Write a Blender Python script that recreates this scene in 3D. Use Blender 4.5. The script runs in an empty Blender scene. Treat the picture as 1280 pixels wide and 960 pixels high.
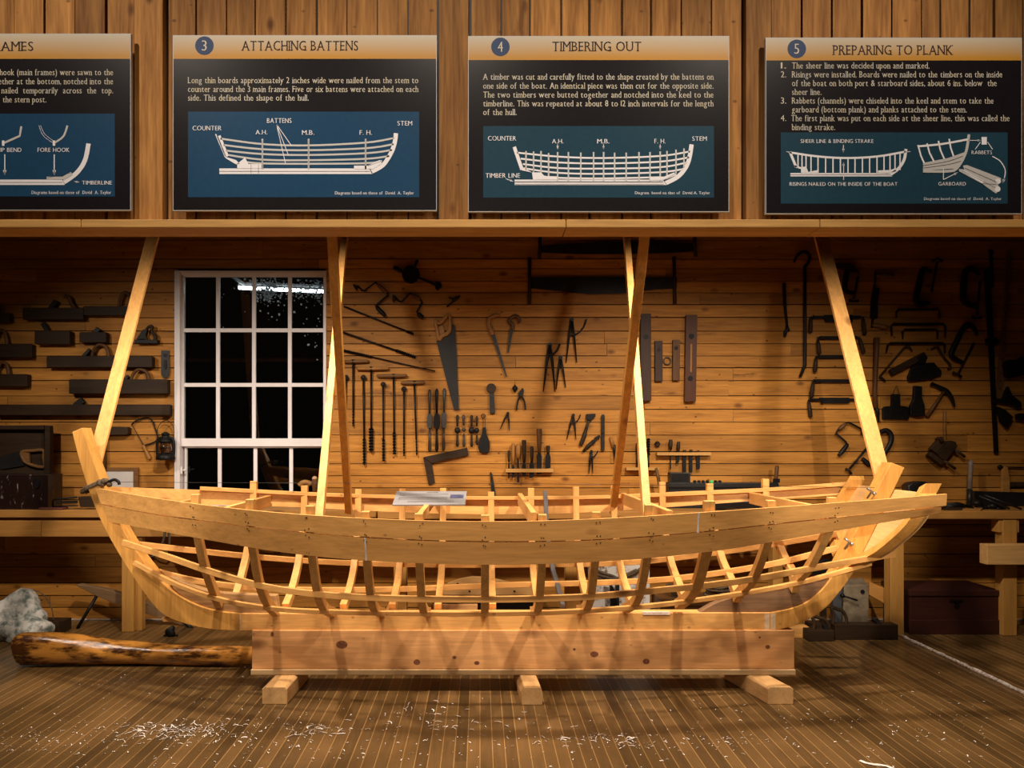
import bpy, bmesh, math, random
from mathutils import Vector, Matrix
random.seed(7)
SC = bpy.context.scene
COL = SC.collection
PI = math.pi
# ---------------------------------------------------------------- camera
F, CX, YH, CAMZ = 907.0, 600.0, 548.0, 1.5      # focal length (px of a 1280 frame), principal point, eye height
cam_d = bpy.data.cameras.new('camera')
cam = bpy.data.objects.new('camera', cam_d); COL.objects.link(cam)
cam.location = (0, 0, CAMZ); cam.rotation_euler = (PI/2, 0, 0)
cam_d.sensor_fit = 'HORIZONTAL'; cam_d.sensor_width = 36.0
cam_d.lens = F/1280*36.0
cam_d.shift_x = (640-CX)/1280.0
cam_d.shift_y = (YH-480)/1280.0
cam_d.clip_end = 100
SC.camera = cam
# ---------------------------------------------------------------- world, lights, exposure
SC.view_settings.view_transform = 'Standard'
SC.view_settings.look = 'None'
SC.view_settings.exposure = 0.0
SC.view_settings.gamma = 1.0
SC.view_settings.use_curve_mapping = False
wd = bpy.data.worlds.new('night'); SC.world = wd; wd.use_nodes = True
wd.node_tree.nodes['Background'].inputs[0].default_value = (1.0, 0.8, 0.6, 1)
wd.node_tree.nodes['Background'].inputs[1].default_value = 0.0015
def spot(name, loc, aim, power, size, blend=0.6, radius=0.08, col=(1, .86, .72)):
    l = bpy.data.lights.new(name, 'SPOT'); l.energy = power; l.spot_size = math.radians(size)
    l.spot_blend = blend; l.shadow_soft_size = radius; l.color = col
    o = bpy.data.objects.new(name, l); COL.objects.link(o); o.location = loc
    o.rotation_euler = (Vector(aim)-Vector(loc)).to_track_quat('-Z', 'Y').to_euler()
    return o
# track spots hung under the loft, just behind its front wall
spot('loft_spot', (-1.30, 3.72, 2.86), (-1.45, 5.0, 0.4), 250, 128, .80, .05)
spot('loft_spot', (-0.05, 3.75, 2.80), (-0.05, 4.8, 0.6), 70, 125, .80, .12)
spot('loft_spot', (1.30, 3.72, 2.86), (1.35, 5.0, 0.4), 250, 126, .80, .05)
spot('loft_spot', (-3.5, 3.72, 2.86), (-2.7, 5.0, 0.5), 130, 124, .80, .06)
spot('loft_spot', (2.65, 3.72, 2.86), (2.45, 5.0, 0.4), 105, 124, .80, .06)
# room lamps high in front of the loft, two narrow spots on the boat's ends, and one weak fill light added behind the viewer
spot('front_light', (-2.45, 1.1, 5.0), (-1.5, 3.7, 1.1), 330, 72, .8, .08)
spot('front_light', (-0.2, 1.1, 5.0), (-0.1, 3.7, 1.1), 330, 72, .8, .08)
spot('front_light', (2.0, 1.1, 5.0), (1.4, 3.7, 1.1), 330, 72, .8, .08)
spot('end_spot', (-1.2, -1.5, 2.72), (-2.1, 4.5, 1.35), 620, 17, .7, .03)
spot('end_spot', (1.0, -1.5, 2.72), (2.25, 4.5, 1.3), 800, 18, .7, .03)
spot('front_light', (-0.3, -1.6, 2.6), (0.0, 5.0, 1.0), 150, 50, 1.0, .30)  # soft fill, added to lift the near side of the boat

# ---------------------------------------------------------------- helpers
def P(px, py, d):
    """point seen at photo pixel (px, py), standing at distance d from the viewer's plane"""
    return Vector(((px-CX)/F*d, d, CAMZ-(py-YH)/F*d))
WALL = 6.0
def W(px, py, off=0.0):
    return P(px, py, WALL-off)
def PXM(d): return d/F
def curve_pts(pts, n=6, closed=False):
    """Catmull-Rom through points (tuples of any length)"""
    out = []; m = len(pts)
    rng = range(m if closed else m-1)
    g = (lambda i: pts[i % m]) if closed else (lambda i: pts[max(0, min(m-1, i))])
    for i in rng:
        a, b, c, d = g(i-1), g(i), g(i+1), g(i+2)
        for k in range(n):
            t = k/n
            out.append(tuple(.5*((2*b[j])+(-a[j]+c[j])*t+(2*a[j]-5*b[j]+4*c[j]-d[j])*t*t+(-a[j]+3*b[j]-3*c[j]+d[j])*t**3) for j in range(len(b))))
    if not closed: out.append(tuple(pts[-1]))
    return out
def itp(tab):
    """smooth monotone-ish interpolation of a table [(x, y), ...]"""
    xs = [t[0] for t in tab]; ys = [t[1] for t in tab]; n = len(xs)
    sl = [(ys[i+1]-ys[i])/(xs[i+1]-xs[i]) for i in range(n-1)]
    m = [sl[0]]+[(sl[i-1]+sl[i])/2 for i in range(1, n-1)]+[sl[-1]]
    def f(x):
        if x <= xs[0]: return ys[0]+m[0]*(x-xs[0])
        if x >= xs[-1]: return ys[-1]+m[-1]*(x-xs[-1])
        i = 0
        while x > xs[i+1]: i += 1
        h = xs[i+1]-xs[i]; t = (x-xs[i])/h
        return ((1+2*t)*(1-t)**2*ys[i]+t*(1-t)**2*h*m[i]+t*t*(3-2*t)*ys[i+1]+t*t*(t-1)*h*m[i+1])
    return f
class MB:
    def __init__(s): s.v = []; s.f = []; s.sm = []
    def add(s, vs, fs, smooth=False):
        b = len(s.v); s.v += [Vector(v) for v in vs]
        for f in fs: s.f.append(tuple(b+i for i in f)); s.sm.append(smooth)
        return s
    def box(s, x0, x1, y0, y1, z0, z1):
        return s.hexa([(x0,y0,z0),(x1,y0,z0),(x1,y1,z0),(x0,y1,z0),(x0,y0,z1),(x1,y0,z1),(x1,y1,z1),(x0,y1,z1)])
    def hexa(s, p):
        return s.add(p, [(0,3,2,1),(4,5,6,7),(0,1,5,4),(1,2,6,5),(2,3,7,6),(3,0,4,7)])
    def beam(s, p, q, w, t, side=None):
        p = Vector(p); q = Vector(q); a = (q-p).normalized()
        sd = Vector(side) if side is not None else Vector((0,1,0))
        sd = (sd-a*sd.dot(a)).normalized(); u = a.cross(sd).normalized()
        c = []
        for e in (p, q):
            for i, j in ((-1,-1),(1,-1),(1,1),(-1,1)): c.append(e+sd*(i*t/2)+u*(j*w/2))
        return s.hexa(c)
    def prism(s, fr, bk, smooth=False):
        n = len(fr)
        s.add(list(fr)+list(bk), [tuple(range(n)), tuple(range(2*n-1, n-1, -1))])
        s.add(list(fr)+list(bk), [(i, i+n, (i+1) % n+n, (i+1) % n) for i in range(n)], smooth)
        return s
    def flat(s, pts, t, off=0.004, d=None):
        """outline in photo pixels, standing on the back wall (or at depth d), t metres thick"""
        D = (WALL-off) if d is None else d
        fr = [P(x, y, D-t) for x, y in pts]
        bk = [Vector((v.x, D, v.z)) for v in fr]
        return s.prism(fr, bk)
    def rect(s, x0, x1, y0, y1, t, off=0.004, d=None):
        return s.flat([(x0,y0),(x1,y0),(x1,y1),(x0,y1)], t, off, d)
    def tube(s, pts, r, n=8, closed=False, sy=1.0):
        pts = [Vector(p) for p in pts]; m = len(pts)
        rr = r if isinstance(r, (list, tuple)) else [r]*m
        vs = []; fs = []; ref = Vector((0,1,0))
        for i, p in enumerate(pts):
            a = pts[(i-1) % m] if closed else pts[max(0,i-1)]
            b = pts[(i+1) % m] if closed else pts[min(m-1,i+1)]
            t = (b-a).normalized()
            rf = ref if abs(t.dot(ref)) < .95 else Vector((1,0,0))
            u = (rf-t*rf.dot(t)).normalized(); w = t.cross(u)
            for k in range(n):
                an = 2*PI*k/n
                vs.append(p+u*(math.cos(an)*rr[i]*sy)+w*(math.sin(an)*rr[i]))
        for i in range(m if closed else m-1):
            for k in range(n):
                j = (i+1) % m
                fs.append((i*n+k, i*n+(k+1) % n, j*n+(k+1) % n, j*n+k))
        s.add(vs, fs, True)
        if not closed:
            s.add(vs[:n], [tuple(range(n))]); s.add(vs[-n:], [tuple(range(n-1,-1,-1))])
        return s
    def sweep(s, pts, w, t, side=(0,1,0), wl=None):
        """rectangular bar along a path: t across `side`, w across the other way"""
        pts = [Vector(p) for p in pts]; m = len(pts); vs = []; fs = []
        for i, p in enumerate(pts):
            a = (pts[min(m-1,i+1)]-pts[max(0,i-1)]).normalized()
            sd = Vector(side); sd = (sd-a*sd.dot(a)).normalized(); u = a.cross(sd)
            ww = wl[i] if wl else w
            for q, j in ((-1,-1),(1,-1),(1,1),(-1,1)): vs.append(p+sd*(q*t/2)+u*(j*ww/2))
        for i in range(m-1):
            for k in range(4): fs.append((i*4+k, i*4+(k+1) % 4, i*4+4+(k+1) % 4, i*4+4+k))
        fs += [(0,1,2,3), tuple(range(4*m-1, 4*m-5, -1))]
        return s.add(vs, fs)
    def loft(s, rows):
        """rows of equal-length vertex loops"""
        n = len(rows[0]); vs = [v for r in rows for v in r]; fs = []
        for i in range(len(rows)-1):
            for k in range(n): fs.append((i*n+k, i*n+(k+1) % n, (i+1)*n+(k+1) % n, (i+1)*n+k))
        fs += [tuple(range(n)), tuple(range(len(vs)-1, len(vs)-n-1, -1))]
        return s.add(vs, fs)
    def lathe(s, p, q, prof, n=12, sy=1.0):
        p = Vector(p); q = Vector(q)
        return s.tube([p.lerp(q, t) for t, r in prof], [max(r, 1e-4) for t, r in prof], n, sy=sy)
    def twist(s, p, q, r, turns, n=None):
        p = Vector(p); q = Vector(q); a = (q-p).normalized()
        rf = Vector((0,1,0)); u = (rf-a*rf.dot(a)).normalized(); w = a.cross(u)
        m = int(turns*8)+1; rows = []
        for i in range(m):
            t = i/(m-1); an = t*turns*2*PI; c = p.lerp(q, t)
            e1 = u*math.cos(an)+w*math.sin(an); e2 = -u*math.sin(an)+w*math.cos(an)
            rows.append([c+e1*r+e2*r*.3, c-e1*r+e2*r*.3, c-e1*r-e2*r*.3, c+e1*r-e2*r*.3])
        return s.loft(rows)
    def ball(s, c, r, sx=1, sy=1, sz=1, n=10):
        c = Vector(c); vs = []; fs = []; m = n//2+1
        for i in range(m+1):
            ph = PI*i/m
            for k in range(n):
                th = 2*PI*k/n
                vs.append(c+Vector((sx*r*math.sin(ph)*math.cos(th), sy*r*math.sin(ph)*math.sin(th), sz*r*math.cos(ph))))
        for i in range(m):
            for k in range(n): fs.append((i*n+k, i*n+(k+1) % n, (i+1)*n+(k+1) % n, (i+1)*n+k))
        return s.add(vs, fs, True)
    def ring(s, c, R, r, n=16):
        c = Vector(c)
        return s.tube([c+Vector((R*math.cos(2*PI*k/n), 0, R*math.sin(2*PI*k/n))) for k in range(n)], r, 6, True)
    def cyl_y(s, c, r, t, n=20):
        """disc facing the viewer, t thick"""
        c = Vector(c)
        f = [c+Vector((r*math.cos(2*PI*k/n), -t, r*math.sin(2*PI*k/n))) for k in range(n)]
        return s.prism(f, [v+Vector((0,t,0)) for v in f])
    def build(s, name, mat, parent=None, bev=0.0):
        off = Vector((0,0,0))
        if parent is not None:
            r = parent
            while r.parent: r = r.parent
            off = r.location.copy()
        me = bpy.data.meshes.new(name)
        me.from_pydata([tuple(v-off) for v in s.v], [], s.f)
        me.polygons.foreach_set('use_smooth', s.sm)
        bm = bmesh.new(); bm.from_mesh(me)
        bmesh.ops.remove_doubles(bm, verts=bm.verts, dist=1e-6)
        bmesh.ops.recalc_face_normals(bm, faces=bm.faces)
        bm.to_mesh(me); bm.free(); me.update()
        me.materials.append(mat)
        o = bpy.data.objects.new(name, me); COL.objects.link(o)
        if parent is not None: o.parent = parent
        if bev:
            b = o.modifiers.new('edge', 'BEVEL'); b.width = bev; b.segments = 2; b.limit_method = 'ANGLE'
        return o
def tag(o, label, cat, group=None, kind=None):
    o['label'] = label; o['category'] = cat
    if group: o['group'] = group
    if kind: o['kind'] = kind
    return o
def thing(name, loc, label, cat, group=None):
    o = bpy.data.objects.new(name, None); COL.objects.link(o); o.location = loc
    o.empty_display_size = .05
    return tag(o, label, cat, group)
def solo(name, mb, mat, label, cat, group=None, kind=None, bev=0.0):
    n = len(mb.v); c = Vector((sum(v.x for v in mb.v)/n, sum(v.y for v in mb.v)/n, min(v.z for v in mb.v)))
    mb.v = [v-c for v in mb.v]
    o = mb.build(name, mat, None, bev); o.location = c
    return tag(o, label, cat, group, kind)
def struct(name, mb, mat, parent=None, bev=0.0):
    o = mb.build(name, mat, parent, bev)
    if parent is None: o['kind'] = 'structure'
    return o
# ---------------------------------------------------------------- materials
def newmat(name):
    m = bpy.data.materials.new(name); m.use_nodes = True
    nt = m.node_tree; return m, nt, nt.nodes['Principled BSDF']
def nd(nt, typ, **kw):
    n = nt.nodes.new(typ)
    for k, v in kw.items(): setattr(n, k, v)
    return n
def plain(name, col, rough=.5, metal=0.0, var=.25, scale=18, bump=.0, spec=.5):
    m, nt, b = newmat(name); L = nt.links.new
    tc = nd(nt, 'ShaderNodeTexCoord'); no = nd(nt, 'ShaderNodeTexNoise')
    no.inputs['Scale'].default_value = scale; no.inputs['Detail'].default_value = 5
    L(tc.outputs['Object'], no.inputs['Vector'])
    r = nd(nt, 'ShaderNodeValToRGB'); c = col
    r.color_ramp.elements[0].position = .3; r.color_ramp.elements[1].position = .72
    r.color_ramp.elements[0].color = (c[0]*(1-var), c[1]*(1-var), c[2]*(1-var), 1)
    r.color_ramp.elements[1].color = (c[0]*(1+var), c[1]*(1+var), c[2]*(1+var), 1)
    L(no.outputs['Fac'], r.inputs['Fac']); L(r.outputs['Color'], b.inputs['Base Color'])
    b.inputs['Roughness'].default_value = rough; b.inputs['Metallic'].default_value = metal
    b.inputs['Specular IOR Level'].default_value = spec
    if bump:
        bp = nd(nt, 'ShaderNodeBump'); bp.inputs['Strength'].default_value = bump; bp.inputs['Distance'].default_value = .01
        L(no.outputs['Fac'], bp.inputs['Height']); L(bp.outputs['Normal'], b.inputs['Normal'])
    return m
def wood(name, col, axis='X', rough=.55, var=.32, knots=.5, island=0.0, stain=0.0, fine=1.0, spec=.35, kscale=1.0, stretch=.07, dots=0.0):
    m, nt, b = newmat(name); L = nt.links.new
    tc = nd(nt, 'ShaderNodeTexCoord'); oi = nd(nt, 'ShaderNodeObjectInfo'); ge = nd(nt, 'ShaderNodeNewGeometry')
    sc = {'X': (stretch,1,1), 'Y': (1,stretch,1), 'Z': (1,1,stretch)}[axis]
    add = nd(nt, 'ShaderNodeVectorMath', operation='ADD')
    sm = nd(nt, 'ShaderNodeMath', operation='ADD'); L(oi.outputs['Random'], sm.inputs[0])
    if island: L(ge.outputs['Random Per Island'], sm.inputs[1])
    else: sm.inputs[1].default_value = 0
    ml = nd(nt, 'ShaderNodeMath', operation='MULTIPLY'); L(sm.outputs[0], ml.inputs[0]); ml.inputs[1].default_value = 23.7
    L(tc.outputs['Object'], add.inputs[0]); L(ml.outputs[0], add.inputs[1])
    mp = nd(nt, 'ShaderNodeMapping'); mp.inputs['Scale'].default_value = sc; L(add.outputs[0], mp.inputs['Vector'])
    n1 = nd(nt, 'ShaderNodeTexNoise'); n1.inputs['Scale'].default_value = 14; n1.inputs['Detail'].default_value = 4; n1.inputs['Distortion'].default_value = 1.2
    n2 = nd(nt, 'ShaderNodeTexNoise'); n2.inputs['Scale'].default_value = 90*fine; n2.inputs['Detail'].default_value = 3
    L(mp.outputs[0], n1.inputs['Vector']); L(mp.outputs[0], n2.inputs['Vector'])
    mx = nd(nt, 'ShaderNodeMix', data_type='FLOAT'); mx.inputs[0].default_value = .4
    L(n1.outputs['Fac'], mx.inputs[2]); L(n2.outputs['Fac'], mx.inputs[3])
    r = nd(nt, 'ShaderNodeValToRGB'); c = col
    r.color_ramp.elements[0].position = .3; r.color_ramp.elements[1].position = .7
    r.color_ramp.elements[0].color = (c[0]*(1-var), c[1]*(1-var*1.15), c[2]*(1-var*1.3), 1)
    r.color_ramp.elements[1].color = (min(1,c[0]*(1+var*.5)), min(1,c[1]*(1+var*.55)), c[2]*(1+var*.6), 1)
    L(mx.outputs[0], r.inputs['Fac'])
    col_out = r.outputs['Color']
    def mul(cin, fac_socket, lo, hi):
        mr = nd(nt, 'ShaderNodeMapRange'); mr.inputs['To Min'].default_value = lo; mr.inputs['To Max'].default_value = hi
        L(fac_socket, mr.inputs['Value'])
        mm = nd(nt, 'ShaderNodeVectorMath', operation='SCALE'); L(cin, mm.inputs[0]); L(mr.outputs[0], mm.inputs['Scale'])
        return mm.outputs[0]
    if island: col_out = mul(col_out, ge.outputs['Random Per Island'], 1-island, 1+island)
    if knots:
        k = {'X': (.55,1,1), 'Y': (1,.55,1), 'Z': (1,1,.55)}[axis]
        m2 = nd(nt, 'ShaderNodeMapping'); m2.inputs['Scale'].default_value = tuple(v*4.2*kscale for v in k); L(add.outputs[0], m2.inputs['Vector'])
        vo = nd(nt, 'ShaderNodeTexVoronoi'); vo.inputs['Scale'].default_value = 1.0; L(m2.outputs[0], vo.inputs['Vector'])
        mr = nd(nt, 'ShaderNodeMapRange'); mr.inputs['From Min'].default_value = .05; mr.inputs['From Max'].default_value = .15
        mr.inputs['To Min'].default_value = knots; mr.inputs['To Max'].default_value = 0; L(vo.outputs['Distance'], mr.inputs['Value'])
        mk = nd(nt, 'ShaderNodeMix', data_type='RGBA'); L(mr.outputs[0], mk.inputs[0]); L(col_out, mk.inputs[6])
        mk.inputs[7].default_value = (c[0]*.22, c[1]*.14, c[2]*.1, 1); col_out = mk.outputs[2]
    if dots:
        m4 = nd(nt, 'ShaderNodeMapping'); m4.inputs['Scale'].default_value = tuple(v*11 for v in (sc if False else (.7,1,1))); L(add.outputs[0], m4.inputs['Vector'])
        v4 = nd(nt, 'ShaderNodeTexVoronoi'); v4.inputs['Scale'].default_value = 1.0; L(m4.outputs[0], v4.inputs['Vector'])
        mr = nd(nt, 'ShaderNodeMapRange'); mr.inputs['From Min'].default_value = .05; mr.inputs['From Max'].default_value = .10
        mr.inputs['To Min'].default_value = dots; mr.inputs['To Max'].default_value = 0; L(v4.outputs['Distance'], mr.inputs['Value'])
        mk = nd(nt, 'ShaderNodeMix', data_type='RGBA'); L(mr.outputs[0], mk.inputs[0]); L(col_out, mk.inputs[6])
        mk.inputs[7].default_value = (c[0]*.12, c[1]*.08, c[2]*.06, 1); col_out = mk.outputs[2]
    if stain:
        n3 = nd(nt, 'ShaderNodeTexNoise'); n3.inputs['Scale'].default_value = 5; n3.inputs['Detail'].default_value = 8; n3.inputs['Roughness'].default_value = .7
        m3 = nd(nt, 'ShaderNodeMapping'); m3.inputs['Scale'].default_value = {'X': (.25,1,1.6), 'Y': (1,.25,1), 'Z': (1,1,.25)}[axis]
        L(add.outputs[0], m3.inputs['Vector']); L(m3.outputs[0], n3.inputs['Vector'])
        mr = nd(nt, 'ShaderNodeMapRange'); mr.inputs['From Min'].default_value = .62; mr.inputs['From Max'].default_value = .72
        mr.inputs['To Max'].default_value = stain; L(n3.outputs['Fac'], mr.inputs['Value'])
        mk = nd(nt, 'ShaderNodeMix', data_type='RGBA'); L(mr.outputs[0], mk.inputs[0]); L(col_out, mk.inputs[6])
        mk.inputs[7].default_value = (c[0]*.2, c[1]*.16, c[2]*.12, 1); col_out = mk.outputs[2]
    L(col_out, b.inputs['Base Color'])
    b.inputs['Roughness'].default_value = rough; b.inputs['Specular IOR Level'].default_value = spec
    bp = nd(nt, 'ShaderNodeBump'); bp.inputs['Strength'].default_value = .15; bp.inputs['Distance'].default_value = .004
    L(mx.outputs[0], bp.inputs['Height']); L(bp.outputs['Normal'], b.inputs['Normal'])
    return m
BOATC = (.81, .415, .12)
M = {}
M['px'] = wood('pine_lengthwise', BOATC, 'X', .55, .27, .8, dots=.45)
M['pz'] = wood('pine_upright', BOATC, 'Z', .55, .27, .7)
M['py'] = wood('pine_crosswise', BOATC, 'Y', .55, .22, .6)
M['stem'] = wood('stem_pine', (.70, .345, .075), 'Z', .55, .3, .6, dots=.3)
M['beam'] = wood('pink_pine', (.74, .37, .135), 'X', .6, .26, .8, kscale=.8, dots=.4)
M['frame'] = wood('timber_pine', (.70, .38, .11), 'Z', .6, .28, .3)
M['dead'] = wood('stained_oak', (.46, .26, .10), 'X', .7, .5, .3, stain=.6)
M['wall'] = wood('wall_boards', (.43, .188, .032), 'X', .6, .42, .8, island=.24, stain=.9, spec=.25, dots=.8, kscale=1.3)
M['loft'] = wood('loft_boards', (.36, .165, .042), 'Z', .7, .6, .9, island=.22, stain=.75, kscale=1.5, dots=.6, spec=.2)
M['ledge'] = wood('ledge_pine', (.52, .28, .075), 'X', .6, .3, .5)
M['bench'] = wood('bench_pine', (.42, .20, .045), 'X', .6, .3, .6)
M['benchz'] = wood('bench_leg_pine', (.46, .23, .05), 'Z', .6, .25, .7)
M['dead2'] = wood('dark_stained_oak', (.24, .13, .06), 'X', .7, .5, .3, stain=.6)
M['dark'] = wood('dark_old_wood', (.034, .019, .009), 'X', .55, .45, .2, spec=.2)
M['darkz'] = wood('dark_old_wood_upright', (.046, .026, .012), 'Z', .55, .45, .2, spec=.2)
M['brown'] = wood('brown_tool_wood', (.12, .052, .016), 'Z', .5, .4, .2, spec=.25)
M['brownx'] = wood('brown_handle_wood', (.17, .08, .026), 'X', .5, .4, .1, spec=.25)
M['tan'] = wood('tan_handle_wood', (.32, .145, .035), 'Z', .5, .35, .0, spec=.25)
M['iron'] = plain('blackened_iron', (.0065, .0055, .005), .5, 0, .5, 30, spec=.22)
M['steel'] = plain('worn_steel', (.016, .013, .011), .45, .0, .5, 22, spec=.3)
M['bright'] = plain('bright_steel', (.35, .33, .31), .35, .8, .3, 30)
M['blade'] = plain('saw_steel', (.013, .011, .010), .5, .0, .4, 12, spec=.25)
M['white'] = plain('white_paint', (.70, .655, .645), .45, 0, .04, 8)
M['maroon'] = wood('maroon_paint', (.045, .012, .008), 'X', .5, .3, .0)
M['black'] = plain('black_plastic', (.008, .008, .008), .4, 0, .3, 10)
M['rope'] = plain('hemp_rope', (.10, .065, .035), .9, 0, .5, 60)
# ================================================================ the setting
def floor_material():
    m, nt, b = newmat('floor_strips'); L = nt.links.new
    tc = nd(nt, 'ShaderNodeTexCoord'); sp = nd(nt, 'ShaderNodeSeparateXYZ'); L(tc.outputs['Object'], sp.inputs[0])
    dv = nd(nt, 'ShaderNodeMath', operation='DIVIDE'); L(sp.outputs[0], dv.inputs[0]); dv.inputs[1].default_value = .0605
    fl = nd(nt, 'ShaderNodeMath', operation='FLOOR'); L(dv.outputs[0], fl.inputs[0])
    fr = nd(nt, 'ShaderNodeMath', operation='FRACT'); L(dv.outputs[0], fr.inputs[0])
    # board ends: offset every strip
    wn0 = nd(nt, 'ShaderNodeTexWhiteNoise', noise_dimensions='1D'); L(fl.outputs[0], wn0.inputs['W'])
    yy = nd(nt, 'ShaderNodeMath', operation='MULTIPLY_ADD'); L(wn0.outputs['Value'], yy.inputs[0]); yy.inputs[1].default_value = 3.0
    yd = nd(nt, 'ShaderNodeMath', operation='DIVIDE'); L(sp.outputs[1], yd.inputs[0]); yd.inputs[1].default_value = 1.9
    L(yd.outputs[0], yy.inputs[2])
    fy = nd(nt, 'ShaderNodeMath', operation='FLOOR'); L(yy.outputs[0], fy.inputs[0])
    cx = nd(nt, 'ShaderNodeCombineXYZ'); L(fl.outputs[0], cx.inputs[0]); L(fy.outputs[0], cx.inputs[1])
    wn = nd(nt, 'ShaderNodeTexWhiteNoise', noise_dimensions='2D'); L(cx.outputs[0], wn.inputs['Vector'])
    ab = nd(nt, 'ShaderNodeMath', operation='SUBTRACT'); L(fr.outputs[0], ab.inputs[0]); ab.inputs[1].default_value = .5
    a2 = nd(nt, 'ShaderNodeMath', operation='ABSOLUTE'); L(ab.outputs[0], a2.inputs[0])
    seam = nd(nt, 'ShaderNodeMapRange'); seam.inputs['From Min'].default_value = .455; seam.inputs['From Max'].default_value = .485; L(a2.outputs[0], seam.inputs['Value'])
    mp = nd(nt, 'ShaderNodeMapping'); mp.inputs['Scale'].default_value = (1, .06, 1); L(tc.outputs['Object'], mp.inputs['Vector'])
    off = nd(nt, 'ShaderNodeVectorMath', operation='ADD'); L(mp.outputs[0], off.inputs[0]); L(wn.outputs['Color'], off.inputs[1])
    n1 = nd(nt, 'ShaderNodeTexNoise'); n1.inputs['Scale'].default_value = 60; n1.inputs['Detail'].default_value = 4; L(off.outputs[0], n1.inputs['Vector'])
    n2 = nd(nt, 'ShaderNodeTexNoise'); n2.inputs['Scale'].default_value = 2.2; n2.inputs['Detail'].default_value = 6; L(tc.outputs['Object'], n2.inputs['Vector'])
    r = nd(nt, 'ShaderNodeValToRGB')
    r.color_ramp.elements[0].color = (.042, .024, .008, 1); r.color_ramp.elements[1].color = (.205, .110, .035, 1)
    av = nd(nt, 'ShaderNodeMath', operation='ADD'); L(n1.outputs['Fac'], av.inputs[0]); L(wn.outputs['Value'], av.inputs[1])
    hf = nd(nt, 'ShaderNodeMath', operation='MULTIPLY'); L(av.outputs[0], hf.inputs[0]); hf.inputs[1].default_value = .5
    L(hf.outputs[0], r.inputs['Fac'])
    wr = nd(nt, 'ShaderNodeValToRGB'); wr.color_ramp.elements[0].position = .35; wr.color_ramp.elements[1].position = .7
    wr.color_ramp.elements[0].color = (.62, .62, .60, 1); wr.color_ramp.elements[1].color = (1.15, 1.12, 1.15, 1); L(n2.outputs['Fac'], wr.inputs['Fac'])
    mu = nd(nt, 'ShaderNodeMix', data_type='RGBA', blend_type='MULTIPLY'); mu.inputs[0].default_value = 1; L(r.outputs[0], mu.inputs[6]); L(wr.outputs[0], mu.inputs[7])
    ms = nd(nt, 'ShaderNodeMix', data_type='RGBA'); sf = nd(nt, 'ShaderNodeMath', operation='MULTIPLY'); L(seam.outputs[0], sf.inputs[0]); L(n2.outputs['Fac'], sf.inputs[1])
    s2 = nd(nt, 'ShaderNodeMath', operation='MULTIPLY'); s2.use_clamp = True; L(sf.outputs[0], s2.inputs[0]); s2.inputs[1].default_value = 1.3
    L(s2.outputs[0], ms.inputs[0]); L(mu.outputs[2], ms.inputs[6]); ms.inputs[7].default_value = (.44, .24, .08, 1)
    L(ms.outputs[2], b.inputs['Base Color'])
    rr = nd(nt, 'ShaderNodeMapRange'); rr.inputs['To Min'].default_value = .22; rr.inputs['To Max'].default_value = .46; L(n2.outputs['Fac'], rr.inputs['Value'])
    L(rr.outputs[0], b.inputs['Roughness']); b.inputs['Specular IOR Level'].default_value = .45
    bp = nd(nt, 'ShaderNodeBump'); bp.inputs['Strength'].default_value = .12; bp.inputs['Distance'].default_value = .003
    L(hf.outputs[0], bp.inputs['Height']); L(bp.outputs[0], b.inputs['Normal'])
    return m
struct('floor', MB().box(-7, 7, -3, 6.15, -.05, 0), floor_material())
# back wall of horizontal boards
ROWS = [262,281,300,324,336,352,366,381,397,414,430,445,460,476,495,512,528,544,565,580,595,610,625,640,656,671,693,709,729,745,760,775]
rw = random.Random(3)
mb = MB(); mbu = MB()
wx0, wx1 = W(221,0).x, W(406.5,0).x
for i in range(len(ROWS)-1):
    z1 = W(0, ROWS[i]).z; z0 = W(0, ROWS[i+1]).z
    if i == len(ROWS)-2: z0 = 0
    inwin = ROWS[i] >= 336 and ROWS[i+1] <= 641
    spans = [(-7, wx0), (wx1, 7)] if inwin else [(-7, 7)]
    for a, b in spans:
        x = a
        while x < b-1e-4:
            e = x+rw.uniform(1.4, 3.6)
            if b-e < .5: e = b
            t = rw.uniform(0, .010); g = rw.uniform(.003, .0075)
            mb.hexa([(x+.0018,WALL+t,z0+g),(e-.0018,WALL+t,z0+g+rw.uniform(-.001,.001)),(e-.001,WALL+.03,z0+g),(x+.001,WALL+.03,z0+g),
                     (x+.001,WALL+t,z1-g*.3),(e-.001,WALL+t,z1-g*.3),(e-.001,WALL+.03,z1-g*.3),(x+.001,WALL+.03,z1-g*.3)])
            x = e
zt = W(0,262).z; wz0, wz1 = W(0,640).z, W(0,336).z
backer = MB().box(-7,wx0,WALL+.03,WALL+.1,0,zt).box(wx1,7,WALL+.03,WALL+.1,0,zt).box(wx0,wx1,WALL+.03,WALL+.1,0,wz0).box(wx0,wx1,WALL+.03,WALL+.1,wz1,zt)
wb = struct('wall_back', mb, M['wall'])
struct('sheathing', backer, M['darkz'], wb)
struct('baseboard_back', MB().box(-7, 7, WALL-.012, WALL-.0005, 0.001, .011), plain('pale_dust_strip', (.45,.36,.28), .8))
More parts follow.
